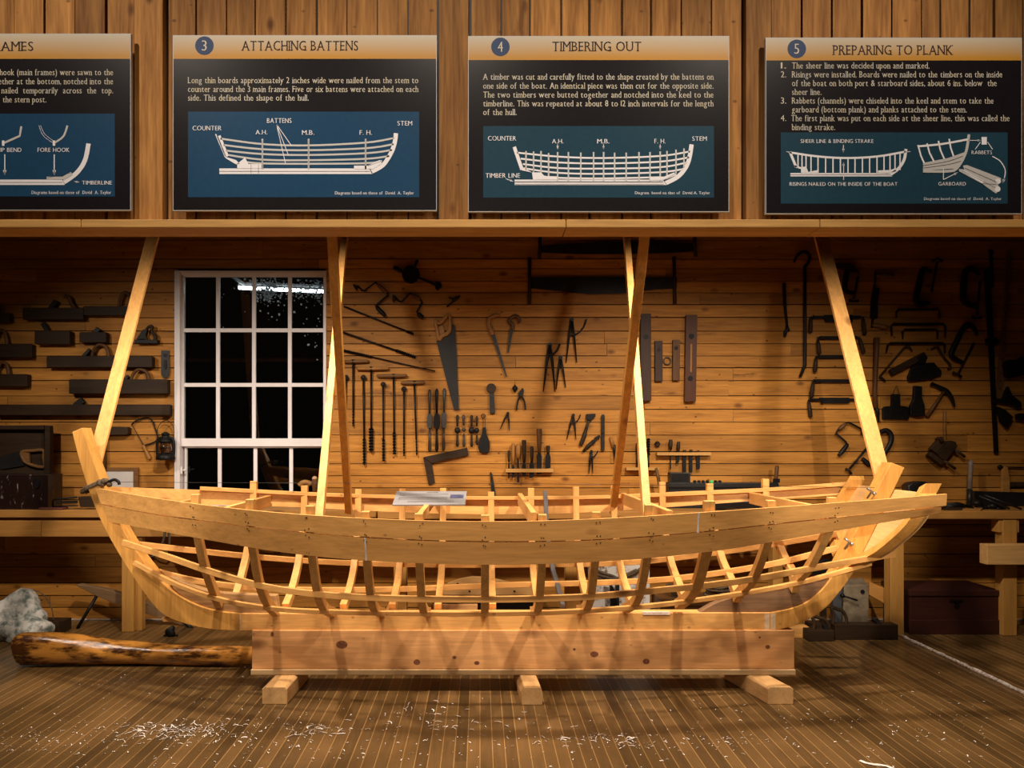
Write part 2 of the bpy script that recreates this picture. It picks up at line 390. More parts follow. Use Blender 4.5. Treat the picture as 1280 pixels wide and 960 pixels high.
# loft front wall of upright boards with a ledge, and the loft floor behind it
LD = 3.3
VX = [-60,-21,17,55,93,132,169,208,244,282.5,319,357,396,433,471.5,510,547,588,627,662.5,701.6,737,778,814,852,890,928,964,1003,1040,1078,1115,1152.5,1177,1214,1244,1280,1318,1350]
mb = MB(); zl = P(0,274,LD-.1).z
for i in range(len(VX)-1):
    post = VX[i] in (169, 547, 928)
    g = .006+rw.uniform(0,.006)
    x0 = P(VX[i],0,LD).x+g*.5; x1 = P(VX[i+1],0,LD).x-g*.5; t = rw.uniform(0,.012)
    if post: mb.box(x0+.004, x1-.004, LD-.022, LD+.02, zl, 4.3)
    else: mb.box(x0, x1, LD+t, LD+.02, zl, 4.3)
wl = struct('wall_loft', mb, M['loft'])
struct('sheathing', MB().box(-4.4, 4.4, LD+.02, LD+.05, zl-.01, 4.3), M['darkz'], wl)
mb = MB(); xs = [-4.4,-1.76,-.02+.4,1.5,4.4]
for i in range(4): mb.box(xs[i]+.001, xs[i+1]-.001, LD-.1, LD+.05, P(0,284.5,LD-.1).z, zl)
struct('trim_1', mb, M['ledge'], None, .004)
struct('ceiling', MB().box(-7, 7, LD+.05, WALL+.1, W(0,262).z, W(0,262).z+.06), M['dark'])

# window
WN = bpy.data.objects.new('window_1', None); COL.objects.link(WN); WN.location = W(314, 640, 0); WN['kind'] = 'structure'
WN['label'] = 'white painted multi-pane sash window showing black night outside'
mb = MB()
def wrect(m, x0, x1, y0, y1, ya, yb):
    a = P(x0,y1,WALL); b = P(x1,y0,WALL); m.box(a.x, b.x, WALL+ya, WALL+yb, a.z, b.z)
wrect(mb, 219, 222.5, 339, 641, -.018, .09); wrect(mb, 222.5, 226.5, 341, 641, -.030, .09)
wrect(mb, 222.5, 408, 339, 342.5, -.018, .09); wrect(mb, 226.5, 408, 342.5, 344, -.008, .09)
wrect(mb, 405, 408, 342.5, 641, -.012, .09); wrect(mb, 219, 409, 641, 646, -.04, .09)
struct('window_frame', mb, M['white'], WN, .002)
mb = MB()
wrect(mb, 226.5, 229.3, 344, 558, .005, .035); wrect(mb, 403.8, 405, 344, 558, .005, .035)
wrect(mb, 226.5, 405, 344, 346, .005, .035); wrect(mb, 226.5, 405, 548, 558, -.002, .035)
for x in (269.5, 314.5, 359.5): wrect(mb, x, x+4.6, 346, 548, .008, .03)
for y in (410.2, 478.6): wrect(mb, 229.3, 403.8, y, y+4.8, .009, .03)
struct('upper_sash', mb, M['white'], WN, .002)
mb = MB()
wrect(mb, 228.5, 231.3, 558.5, 641, .035, .06); wrect(mb, 402, 405, 558.5, 641, .035, .06)
wrect(mb, 228.5, 405, 558.5, 560, .035, .06); wrect(mb, 228.5, 405, 632, 641, .035, .06)
for x in (270, 315, 360): wrect(mb, x, x+4.6, 560, 632, .038, .055)
struct('lower_sash', mb, M['white'], WN, .002)
mb = MB(); mb.tube([W(229,588,-.03), W(229,588,.02), W(233,587,.03)], .008, 6); mb.box(W(227.6,0).x, W(230,0).x, WALL-.034, WALL-.03, W(0,592).z, W(0,583).z)
struct('latch', mb, M['white'], WN)
m, nt, b = newmat('window_glass'); L = nt.links.new
tr = nd(nt, 'ShaderNodeBsdfTransparent'); tr.inputs[0].default_value = (.92,.95,.95,1)
gl = nd(nt, 'ShaderNodeBsdfGlossy'); gl.inputs['Roughness'].default_value = .01
lw = nd(nt, 'ShaderNodeFresnel'); lw.inputs[0].default_value = 1.5
mxs = nd(nt, 'ShaderNodeMixShader'); L(lw.outputs[0], mxs.inputs[0]); L(tr.outputs[0], mxs.inputs[1]); L(gl.outputs[0], mxs.inputs[2])
L(mxs.outputs[0], nt.nodes['Material Output'].inputs['Surface'])
mb = MB(); wrect(mb, 228, 404.5, 345, 549, .018, .021); wrect(mb, 230, 403, 559, 633, .046, .049)
struct('pane', mb, m, WN)
# frost flecks stuck to the outside of the upper panes
m, nt, b = newmat('frost'); L = nt.links.new
df = nd(nt, 'ShaderNodeBsdfDiffuse'); df.inputs[0].default_value = (.8,.85,.9,1)
tl = nd(nt, 'ShaderNodeBsdfTranslucent'); tl.inputs[0].default_value = (.9,.95,1,1)
mxs = nd(nt, 'ShaderNodeMixShader'); mxs.inputs[0].default_value = .6; L(df.outputs[0], mxs.inputs[1]); L(tl.outputs[0], mxs.inputs[2])
L(mxs.outputs[0], nt.nodes['Material Output'].inputs['Surface'])
mb = MB(); rf = random.Random(11)
def fleck(px, py, r):
    n = rf.randint(4, 6); a0 = rf.uniform(0, 6)
    vs = []
    for k in range(n):
        an = a0+2*PI*k/n; q = r*rf.uniform(.5, 1.3)
        vs.append(P(px+q*math.cos(an), py+q*math.sin(an), WALL+.0225))
    c = len(vs)
    mb.add(vs, [tuple(range(c))])
for cx_, cy_, sx, sy, n in ((335,362,8,8,330),(343,362,14,5,90),(371,364,6,5,70),(391,362,12,6,170),(400,366,4,9,60),(318,360,26,16,40),(385,380,16,26,26),(340,380,14,14,20),(390,425,8,10,10)):
    for _ in range(n):
        x = rf.gauss(cx_, sx); y = rf.gauss(cy_, sy)
        if 275 < x < 402 and 347 < y < 470 and not (314 < x < 319.5) and not (359 < x < 364.5) and not (409.5<y<415.5):
            fleck(x, y, rf.choice((.35,.5,.6,.8,1.1,1.6)))
fo = struct('frost', mb, m, WN); fo['kind'] = 'stuff'; fo['label'] = 'white frost flecks on the upper panes'
# fluorescent tube outside, beyond the glass
T = thing('fluorescent_tube', P(372,362,7.0), 'long white fluorescent tube glowing beyond the top panes of the window', 'light')
m, nt, b = newmat('tube_glow'); b.inputs['Emission Color'].default_value = (.88,.95,1,1); b.inputs['Emission Strength'].default_value = 9
MB().tube([P(298,359.5,7.0), P(440,366,7.0)], .017, 12).build('tube', m, T)
m2 = plain('fixture_grey', (.2,.2,.2), .5)
mb = MB(); a = P(295,354,7.04); b_ = P(444,360,7.04); mb.beam(a, b_, .02, .06); mb.build('housing', m2, T)
mb = MB()
for px, py in ((298,359.5),(440,366)):
    c = P(px,py,7.0); mb.box(c.x-.02, c.x+.005, 6.98, 7.03, c.z-.02, c.z+.06)
mb.build('end_cap', m2, T)
for px in (306,433): c = P(px,356,7.04); MB().beam((c.x,7.06,c.z), (c.x,6.101,c.z), .03, .015, (1,0,0)).build('bracket', m2, T)
# ================================================================ lettering
_gc = {}
def _mesh_of(ch, off):
    cu = bpy.data.curves.new('glyph', 'FONT'); cu.body = ch; cu.size = 1.0; cu.offset = off; cu.resolution_u = 3
    o = bpy.data.objects.new('glyph', cu); COL.objects.link(o)
    dg = bpy.context.evaluated_depsgraph_get(); dg.update()
    me = o.evaluated_get(dg).to_mesh()
    vs = [(v.co.x, v.co.y) for v in me.vertices]; fs = [tuple(p.vertices) for p in me.polygons]
    o.evaluated_get(dg).to_mesh_clear()
    bpy.data.objects.remove(o); bpy.data.curves.remove(cu)
    return vs, fs
def _ext(ch):
    vs, _ = _mesh_of(ch, 0); return min(v[1] for v in vs), max(v[1] for v in vs)
CAP = _ext('H')[1]; XH = _ext('x')[1]; ASC = _ext('l')[1]; DESC = _ext('p')[0]
SERIF = {'h':'b0 b1 A0','n':'b0 b1 X0','m':'b0 b5 b1 X0','i':'b5 X5','l':'b5 A5','r':'b0 X0','k':'b0 b1 A0','f':'b4','d':'A1 b1','b':'A0','p':'d0 X0','q':'d1',
 'u':'X0 X1 b1','v':'x0 x1','w':'x0 x1','y':'x0 x1','x':'x0 x1 b0 b1','A':'b0 b1','B':'b0 c0','D':'b0 c0','P':'b0 c0','R':'b0 c0 b1','E':'b0 c0','F':'b0 c0',
 'H':'b0 b1 c0 c1','I':'b5 c5','K':'b0 b1 c0 c1','L':'b0 c0','M':'b0 b1 c0 c1','N':'b0 c0 c1','T':'b5','U':'c0 c1','O':'','G':'b1'}
def glyph(ch, serif):
    k = (ch, serif)
    if k in _gc: return _gc[k]
    vs, fs = _mesh_of(ch, -.011)
    if not vs: _gc[k] = ([], [], .34); return _gc[k]
    dx = .03; n = len(vs)
    V = [(x, y, 0) for x, y in vs]+[(x+dx, y, 1) for x, y in vs]; Fc = list(fs)+[tuple(i+n for i in f) for f in fs]
    x0 = min(v[0] for v in V); x1 = max(v[0] for v in V)
    V = [(x-x0, y, l) for x, y, l in V]; w = x1-x0
    if serif and ch in SERIF:
        for s in SERIF[ch].split():
            y = {'b':0, 'c':CAP, 'X':XH, 'x':XH, 'A':ASC, 'd':DESC}[s[0]]
            fx = {'0':.045, '1':w-.045, '5':w/2, '4':w*.4}[s[1]]
            l, r = (.11, .03) if s[0] in 'XA' else (.11, .11)
            h = .035; y0, y1 = (y, y+h) if s[0] in 'bd' else (y-h, y)
            b = len(V); V += [(fx-l,y0,2),(fx+r,y0,2),(fx+r,y1,2),(fx-l,y1,2)]; Fc.append((b,b+1,b+2,b+3))
    _gc[k] = (V, Fc, w+(.11 if ch not in ".,'" else .10)); return _gc[k]
def write(mb, text, x0, x1, yb, cap, d, serif=True):
    """text between photo columns x0..x1, baseline yb, capital height `cap` (photo px), flat on depth d"""
    size = cap/CAP
    adv = sum(glyph(c, serif)[2] for c in text)-.08
    if x1 is None: sx = size*.9
    else: sx = (x1-x0)/adv
    x = x0
    for c in text:
        V, Fc, w = glyph(c, serif)
        if V: mb.add([P(x+vx*sx, yb-vy*size, d-.0003*vl) for vx, vy, vl in V], Fc)
        x += w*sx
def ribbon(mb, pts, w, d, smooth=True):
    if smooth and len(pts) > 2: pts = curve_pts(pts, 5)
    n = len(pts); L_ = []; R_ = []
    for i, p in enumerate(pts):
        a = pts[max(0,i-1)]; b = pts[min(n-1,i+1)]
        tx, ty = b[0]-a[0], b[1]-a[1]; l = math.hypot(tx, ty) or 1
        nx, ny = -ty/l*w/2, tx/l*w/2
        L_.append(P(p[0]+nx, p[1]+ny, d)); R_.append(P(p[0]-nx, p[1]-ny, d))
    mb.add(L_+R_, [(i, i+1, n+i+1, n+i) for i in range(n-1)])
def fill(mb, pts, d): mb.add([P(x, y, d) for x, y in pts], [tuple(range(len(pts)))])
def disc(mb, x, y, r, d): fill(mb, [(x+r*math.cos(2*PI*k/28), y+r*math.sin(2*PI*k/28)) for k in range(28)], d)
def arrow(mb, a, b, w, d, head=5):
    ribbon(mb, [a, b], w, d, False)
    l = math.hypot(b[0]-a[0], b[1]-a[1]); ux, uy = (b[0]-a[0])/l, (b[1]-a[1])/l
    fill(mb, [(b[0]+ux*1.2, b[1]+uy*1.2), (b[0]-ux*head-uy*head*.45, b[1]-uy*head+ux*head*.45), (b[0]-ux*head+uy*head*.45, b[1]-uy*head-ux*head*.45)], d)
# ---------------------------------------------------------------- the four sign panels
SD = 3.235
M['sign'] = plain('sign_black', (.010,.008,.009), .3, 0, .1, 40, spec=.15)
M['edge'] = plain('sign_edge', (.42,.40,.38), .5, 0, .05)
M['blue'] = plain('diagram_blue', (.014,.055,.115), .3, 0, .06, 40, spec=.15)
M['teal'] = plain('diagram_teal', (.016,.050,.075), .3, 0, .06, 40, spec=.15)
M['navy'] = plain('number_navy', (.026,.048,.115), .5, 0, .05, 40, spec=.15)
M['cream'] = plain('cream_ink', (.62,.56,.44), .6, 0, .03, spec=.08)
M['ink'] = plain('dark_ink', (.030,.017,.014), .6, 0, .05, spec=.1)
M['wink'] = plain('white_ink', (.80,.77,.78), .6, 0, .02, spec=.08)
M['gink'] = plain('grey_ink', (.52,.50,.47), .5, 0, .03)
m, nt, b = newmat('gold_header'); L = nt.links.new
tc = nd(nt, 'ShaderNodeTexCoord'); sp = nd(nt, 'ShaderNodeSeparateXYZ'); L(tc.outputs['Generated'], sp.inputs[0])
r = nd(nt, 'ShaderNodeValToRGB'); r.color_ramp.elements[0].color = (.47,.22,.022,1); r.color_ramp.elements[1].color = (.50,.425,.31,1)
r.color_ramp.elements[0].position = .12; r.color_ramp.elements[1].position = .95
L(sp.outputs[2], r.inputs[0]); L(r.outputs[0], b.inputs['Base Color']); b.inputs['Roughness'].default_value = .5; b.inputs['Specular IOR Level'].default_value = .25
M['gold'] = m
E1, E2, E3 = SD-.001, SD-.002, SD-.003
def sign(label, x0, x1, y0, y1, yh, pan, panmat, num, numx, title, tx0, tx1, ty, body, diagram):
    a = P((x0+x1)/2, y1, SD)
    t = thing('sign_panel', a, label, 'sign', 'boatbuilding panels along the loft')
    MB().rect(x0, x1, y0, y1, .0, 0, SD+.0) if False else None
    A = P(x0,y1,SD); B = P(x1,y0,SD)
    MB().box(A.x, B.x, SD, SD+.016, A.z, B.z).build('board', M['edge'], t)
    k = P(0,0,SD); 
    mb = MB(); fill(mb, [(x0+.8,yh),(x1-.8,yh),(x1-.8,y1-1),(x0+.8,y1-1)], SD-.0004); mb.build('text_field', M['sign'], t)
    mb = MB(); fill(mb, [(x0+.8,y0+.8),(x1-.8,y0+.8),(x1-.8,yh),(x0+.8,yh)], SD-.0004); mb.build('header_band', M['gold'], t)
    dp = MB(); fill(dp, [(pan[0],pan[2]),(pan[1],pan[2]),(pan[1],pan[3]),(pan[0],pan[3])], E1); dpo = dp.build('diagram_panel', panmat, t)
    if num:
        mb = MB(); disc(mb, numx[0], numx[1], 11.6, E1); no = mb.build('number_disc', M['navy'], t)
        mb = MB(); write(mb, num, numx[0]-3.2, numx[0]+3.4, numx[1]+6.3, 12.8, E2); mb.build('lettering', M['cream'], no)
    mb = MB(); write(mb, title, tx0, tx1, ty[1], ty[1]-ty[0], E1); mb.build('heading_lettering', M['ink'], t)
    mb = MB()
    for s, a0, a1, yb in body: write(mb, s, a0, a1, yb, 7.6, E1)
    mb.build('lettering', M['cream'], t)
    w = MB(); g = MB(); lt = MB(); dk = MB(); diagram(w, g, lt, dk)
    w.build('boat_drawing', M['wink'], dpo)
    if g.v: g.build('shaded_drawing', M['gink'], dpo)
    if dk.v: dk.build('drawing_lines', M['ink'], dpo)
    lt.build('lettering', M['wink'], dpo)
    return t
def tf(ox, oy, s): return lambda pts: [(ox+x/s, oy+y/s) for x, y in pts]
def d2(w, g, lt, dk):
    q = tf(0, 40, 4.174)
    fill(w, q([(-40,770),(325,770),(340,798),(-40,798)]), E2); ribbon(w, q([(333,784),(400,735),(443,670),(462,582)]), 5.6, E2)
    fill(g, q([(243,755),(325,755),(370,730),(380,745),(335,770),(243,768)]), E3)
    ribbon(g, q([(281,580),(330,545),(352,488)]), 2.4, E2); ribbon(w, q([(203,488),(225,540),(275,578)]), .5, E2); ribbon(w, q([(212,488),(233,532),(281,570)]), .5, E2)
    ribbon(g, q([(18,580),(103,542),(111,492)]), 2.6, E2, False); fill(w, q([(275,566),(288,566),(288,594),(275,594)]), E3); fill(w, q([(10,566),(23,566),(23,594),(10,594)]), E3)
    arrow(w, q([(283,638)])[0], q([(283,742)])[0], 1.3, E2); arrow(w, q([(25,638)])[0], q([(25,742)])[0], 1.3, E2); arrow(w, q([(412,783)])[0], q([(390,780)])[0], .8, E2, 3)
    for s, a, b_, y, c in (('MIDSHIP BEND',-85,113,626,22),('FORE HOOK',196,363,626,22),('TIMBERLINE',428,585,796,20)): 
        (xa, yb), (xb, _) = q([(a,y),(b_,y)]); write(lt, s, xa, xb, yb, c/4.174, E3, False)
    (xa, yb), (xb, _) = q([(165,845),(580,845)]); write(lt, 'Diagrams based on those of  David  A. Taylor', xa, xb, yb, 4.0, E3)
    for a, b_ in (((-40,784),(325,784)), ((325,770),(340,798)), ((243,762),(372,735))): ribbon(dk, q([a,b_]), .35, E3-.0003, False)
def labels(lt, q, s, items):
    for t, a, b_, y0, y1, sf in items:
        (xa, yb), (xb, _) = q([(a,y1),(b_,y1)]); write(lt, t, xa, xb, yb, (y1-y0)/s, E3, sf)
def d3(w, g, lt, dk):
    q = tf(220, 130, 4.0)
    fill(w, q([(217,322),(968,322),(985,350),(217,350)]), E2); ribbon(w, q([(975,340),(1035,305),(1075,245),(1093,195),(1100,146)]), 5.4, E2)
    ribbon(w, q([(198,150),(246,264)]), 1.4, E2, False); ribbon(w, q([(216,158),(258,262)]), 3.4, E2, False)
    for b_ in ([(222,173),(430,200),(660,207),(950,193),(1090,170)],[(238,205),(430,226),(660,231),(950,221),(1088,201)],[(250,233),(430,250),(660,255),(950,246),(1080,230)],[(262,255),(430,278),(660,281),(950,274),(1066,260)],[(350,290),(430,297),(660,299),(950,296),(1030,284)]):
        ribbon(g, q(b_), 2.3, E2)
    for x in (432,663,948): ribbon(g, q([(x,174),(x,326)]), 2.0, E3, False)
    fill(w, q([(305,300),(345,268),(362,300),(430,300),(430,322),(305,322)]), E3); fill(w, q([(240,262),(300,280),(318,298),(300,302),(250,272)]), E3)
    fill(w, q([(890,308),(960,308),(1018,280),(1030,296),(985,325),(890,325)]), E3)
    for e in ((548,300),(562,255),(577,208)): ribbon(w, q([(503,102),e]), .75, E3-.0002, False)
    for a, b_ in (((217,336),(968,336)),((968,322),(985,350)),((205,160),(245,260)),((375,300),(375,348)),((412,300),(412,348)),((305,300),(305,322)),((960,310),(1025,286)),((432,180),(432,322)),((663,180),(663,322)),((948,176),(948,322))): ribbon(dk, q([a,b_]), .4, E3-.0003, False)
    labels(lt, q, 4.0, (('COUNTER',83,228,109,132,False),('BATTENS',455,578,71,95,False),('A.H.',398,457,130,152,False),('M.B.',630,692,131,154,False),('F. H.',918,980,131,154,False),('STEM',1107,1182,85,108,False),('Diagrams based on those of  David  A. Taylor',795,1190,437,452,True)))
def d4(w, g, lt, dk):
    q = tf(590, 150, 4.0)
    fill(w, q([(213,298),(955,298),(975,325),(213,325)]), E2); ribbon(w, q([(968,316),(1030,283),(1070,235),(1088,185),(1098,122)]), 5.4, E2)
    ribbon(w, q([(211,134),(250,248)]), 4.4, E2, False)
    for b_ in ([(225,163),(430,183),(660,190),(940,180),(1090,157)],[(243,193),(430,212),(660,217),(940,208),(1085,187)],[(255,220),(430,240),(660,243),(940,236),(1072,213)],[(250,240),(430,264),(660,269),(940,261),(1052,246)],[(345,280),(430,289),(660,292),(940,286)]):
        ribbon(w, q(b_), 2.1, E2)
    for x, a, b_ in zip((270,308,345,383,428,482,544,608,658,713,771,835,890,941,975,1020,1060),(155,157,155,165,160,160,163,160,160,163,163,160,160,157,155,148,142),(252,262,278,298,305,305,305,305,305,305,305,305,305,305,296,268,238)):
        ribbon(g, q([(x,a),(x,b_)]), 1.9, E3, False)
    fill(w, q([(300,262),(345,262),(362,280),(425,282),(425,298),(305,298)]), E3-.0001); fill(w, q([(240,235),(262,240),(300,262),(250,252)]), E3); fill(w, q([(890,283),(960,283),(1010,262),(1025,275),(960,300),(890,300)]), E3-.0001)
    for x in (428,658,941): arrow(w, q([(x,122)])[0], q([(x,143)])[0], .7, E2, 3)
    arrow(w, q([(168,293)])[0], q([(203,306)])[0], .7, E2, 3)
    for a, b_ in (((213,307),(955,307)),((213,311),(955,311)),((955,298),(975,325)),((960,300),(1018,268)),((270,238),(270,252)),((308,235),(308,262)),((213,321),(960,321))): ribbon(dk, q([a,b_]), .35, E3-.0003, False)
    labels(lt, q, 4.0, (('COUNTER',80,221,80,103,False),('A.H.',400,458,95,117,False),('M.B.',626,688,95,117,False),('F. H.',912,968,94,117,False),('STEM',1101,1175,82,104,False),('TIMBER LINE',68,241,266,289,False),('Diagram  based on that of  David A. Taylor',815,1190,357,371,True)))
def d5(w, g, lt, dk):
    q = tf(960, 150, 4.0)
    fill(w, q([(112,265),(605,265),(622,282),(112,282)]), E2); ribbon(w, q([(612,273),(650,245),(680,200),(690,145)]), 3.6, E2)
    ribbon(w, q([(110,162),(240,181),(380,190),(540,183),(688,158)]), 2.6, E2); ribbon(g, q([(92,158),(112,162)]), 1.0, E2, False); ribbon(g, q([(690,160),(712,157)]), 1.0, E2, False)
    ribbon(w, q([(110,160),(141,236)]), 3.2, E2, False); fill(w, q([(130,225),(165,236),(190,232),(202,260),(248,250),(248,266),(165,266),(165,246),(132,236)]), E2); fill(w, q([(550,252),(610,250),(640,240),(640,256),(600,268),(550,266)]), E2)
    for x, a in zip((150,170,190,215,250,288,325,362,400,435,472,508,545,580,610,635,660),(170,172,175,178,182,185,187,188,188,187,186,184,182,180,176,172,168)):
        ribbon(w, q([(x,a),(x,266 if 160 < x < 620 else (240 if x < 200 else 250))]), 1.6, E3, False)
    arrow(w, q([(377,125)])[0], q([(377,158)])[0], .9, E2, 3.5); arrow(w, q([(378,300)])[0], q([(378,214)])[0], .9, E3, 3.5)
    ribbon(dk, q([(112,273),(612,273)]), .35, E3-.0003, False)
    # bow with planking
    fill(g, q([(775,215),(900,190),(985,160),(975,200),(935,243),(775,252)]), E2); ribbon(g, q([(1005,72),(988,165),(945,240),(900,256),(775,256)]), 3.4, E3)
    for s in ([(750,125),(765,180),(782,218)],[(795,117),(808,165),(830,208)],[(852,104),(862,150),(882,196)],[(906,94),(914,140),(928,182)]): ribbon(w, q(s), 2.0, E3, False)
    ribbon(w, q([(748,132),(870,120),(998,97)]), 2.5, E3-.0002)
    for s in ([(775,228),(900,206),(975,180)],[(775,240),(900,222),(965,205)]): ribbon(dk, q(s), .4, E3-.0003)
    fill(w, q([(1068,85),(1094,85),(1094,123),(1068,123)]), E2); arrow(w, q([(1000,102)])[0], q([(1060,102)])[0], .7, E3, 3); ribbon(w, q([(1062,110),(1036,147)]), .8, E2, False); ribbon(w, q([(1098,110),(1123,147)]), .8, E2, False)
    ribbon(w, q([(1122,182),(1160,205),(1186,250),(1180,300)]), 1.2, E2); arrow(w, q([(1182,290)])[0], q([(1175,312)])[0], .9, E2, 4)
    ribbon(w, q([(877,240),(877,298)]), .9, E3-.0003, False); arrow(w, q([(877,298)])[0], q([(945,264)])[0], .9, E3, 3.5)
    fill(g, q([(975,228),(995,225),(1165,290),(1165,312),(1148,325),(985,258)]), E2); fill(g, q([(955,245),(980,247),(1150,325),(1162,345),(1140,368),(1070,318),(955,256)]), E3)
    fill(w, q([(965,250),(985,254),(1080,304),(1072,318)]), E3-.0002)
    disc(w, *q([(1150,306)])[0], 3.4, E3); disc(w, *q([(1148,345)])[0], 3.6, E3-.0002)
    for s in ([(985,240),(1148,312)],[(970,252),(1140,340)],[(1070,318),(1140,322)]): ribbon(dk, q(s), .4, E3-.0004, False)
    labels(lt, q, 4.0, (('SHEER LINE & BINDING STRAKE',163,528,96,115,False),('RISINGS NAILED ON THE INSIDE OF THE BOAT',108,648,311,329,False),('RABBETS',1018,1120,153,171,False),('GARBOARD',852,990,310,328,False),('Diagrams based on those of  David  A. Taylor',780,1168,387,400,True)))
sign('black sign panel with gold heading ending in FRAMES, cut by the edge of the picture', -168, 163.5, 42, 263, 73.5, (-148,143.5,142,245.5), M['blue'], None, None, 'FRAMES', -17, 42, (52,63.5),
     (('hook (main frames) were sawn to the', 0, 141.5, 94), ('together at the bottom, notched into the', -15, 141.5, 105.3), ('nailed  temporarily  across  the  top.', 2, 141.5, 116.7), ('the stern post.', 3.5, 58, 128)), d2)
sign('black sign panel 3 headed ATTACHING BATTENS above the window', 216, 546, 44, 263.5, 73.5, (235,524,139.5,246.5), M['blue'], '3', (255.5,57), 'ATTACHING BATTENS', 302.5, 448, (51,63),
     (('Long thin boards approximately 2 inches wide were nailed from the stem to', 235, 523, 104), ('counter around the 3 main frames. Five or six battens were attached on each', 235, 523, 115), ('side. This defined the shape of the hull.', 235, 386, 125.8)), d3)
sign('black sign panel 4 headed TIMBERING OUT above the crosscut saws', 585, 911.5, 45, 265, 75, (604,892.5,157.5,247), M['teal'], '4', (625.5,58.5), 'TIMBERING OUT', 690.5, 802, (52,63.8),
     (('A timber was cut and carefully fitted to the shape created by the battens on', 604, 892, 99.6), ('one side of the boat. An identical piece was then cut for the opposite side.', 604, 892, 110.8), ('The two timbers were butted together and notched into the keel to the', 604, 892, 122), ('timberline. This was repeated at about 8 to 12 inch intervals for the length', 604, 892, 133), ('of the hull.', 604, 646, 143.8)), d4)
sign('black sign panel 5 headed PREPARING TO PLANK above the clamps', 957, 1277.5, 47, 267.5, 75.5, (976,1259.5,165.5,254.5), M['teal'], '5', (996,61), 'PREPARING TO PLANK', 1041.5, 1191, (56.5,68.3),
     (('1.',976,983,85.6),('The sheer line was decided upon and marked.', 990, 1162, 85.6), ('2.',976,983,96.7),('Risings were installed. Boards were nailed to the timbers on the inside', 990, 1253, 96.7), ('of the boat on both port & starboard sides, about 6 ins. below  the', 990, 1246, 107.6), ('sheer line.', 990, 1027, 118.6),
      ('3.',976,983,129.5),('Rabbets (channels) were chiseled into the keel and stem to take the', 990, 1242, 129.5), ('garboard (bottom plank) and planks attached to the stem.', 990, 1208.5, 140.5), ('4.',976,983,151.4),('The first plank was put on each side at the sheer line, this was called the', 989, 1262, 151.4), ('binding strake.', 990, 1044, 162.6)), d5)
# ================================================================ the boat under construction
D0 = 4.36
w_s = itp([(-2.32,.05),(-2.1,.17),(-1.9,.28),(-1.6,.43),(-1.2,.57),(-.6,.68),(0,.71),(.6,.70),(1.2,.65),(1.8,.57),(2.3,.51),(2.6,.47)])
w_b = lambda X: w_s(X)*.935-.008
w_1 = itp([(-2.25,.05),(-1.9,.17),(-1.5,.31),(-1,.43),(-.5,.49),(0,.51),(.5,.50),(1,.45),(1.5,.36),(2,.25),(2.3,.19),(2.5,.16)])
w_2 = itp([(-2.2,.05),(-1.8,.10),(-1.5,.16),(-1,.26),(-.5,.32),(0,.34),(.5,.33),(1,.27),(1.5,.19),(2,.11),(2.4,.07)])
def line3(tab, w, sgn=-1, n=48):
    """hull line: photo table -> points (X, half breadth, Z) found on the breadth curve"""
    f = itp(tab); out = []
    for i in range(n+1):
        px = tab[0][0]+(tab[-1][0]-tab[0][0])*i/n; X = (px-CX)*D0/F
        for _ in range(12): X = (px-CX)*(D0+sgn*w(X))/F
        d = D0+sgn*w(X); out.append((X, w(X), CAMZ-(f(px)-YH)*d/F))
    return out
def zfun(l): return itp([(p[0], p[2]) for p in l])
TOP = line3([(119,610),(170,619),(230,628),(300,636.5),(380,643.5),(500,650),(640,652),(760,648),(880,640.5),(1000,632),(1100,624.5),(1184,617.5)], w_s)
SEAM = line3([(126,631),(190,643),(280,655),(400,668),(520,676),(640,678),(760,675),(880,665.5),(1000,652.5),(1100,642),(1183,633.5)], lambda X: w_s(X)*.975)
BOT = line3([(136,652),(190,662),(260,675),(330,687),(400,696),(500,703),(600,706),(700,704.5),(800,698.5),(900,688),(1000,671.5),(1100,654),(1176,641)], w_b)
B1 = line3([(154,678),(210,696),(268,716),(330,733),(400,743),(480,747.5),(560,749),(660,748.5),(740,745.5),(800,740),(920,727),(1050,704),(1118,692.5)], w_1)
B2 = line3([(168,703),(215,728),(270,748),(340,760.5),(440,765.5),(540,767),(620,767),(700,765),(800,758.5),(900,746),(1000,728),(1088,704)], w_2)
FB1 = line3([(166,679.5),(250,689),(330,697),(420,703),(540,706),(660,706),(790,703),(880,693),(960,681.5),(1046,667)], w_1, 1)
FB2 = line3([(190,713),(250,727),(330,735.5),(471,737),(640,731),(760,728),(840,723.5),(970,704),(1046,685)], w_2, 1)
INW = line3([(250,610.5),(300,613),(400,618),(520,621.5),(640,622.5),(760,621),(850,617.5),(960,612),(1062,604.5)], lambda X: w_s(X)-.05, 1)
zs, zm, zb, z1, z2 = map(zfun, (TOP, SEAM, BOT, B1, B2))
BOAT = thing('boat_skeleton', (0, D0, 0), 'unfinished wooden boat frame with curved ribs and two sheer planks per near side', 'boat')
BOAT['label'] = 'unfinished wooden rowing boat of bare ribs and first planks, standing on the beam'
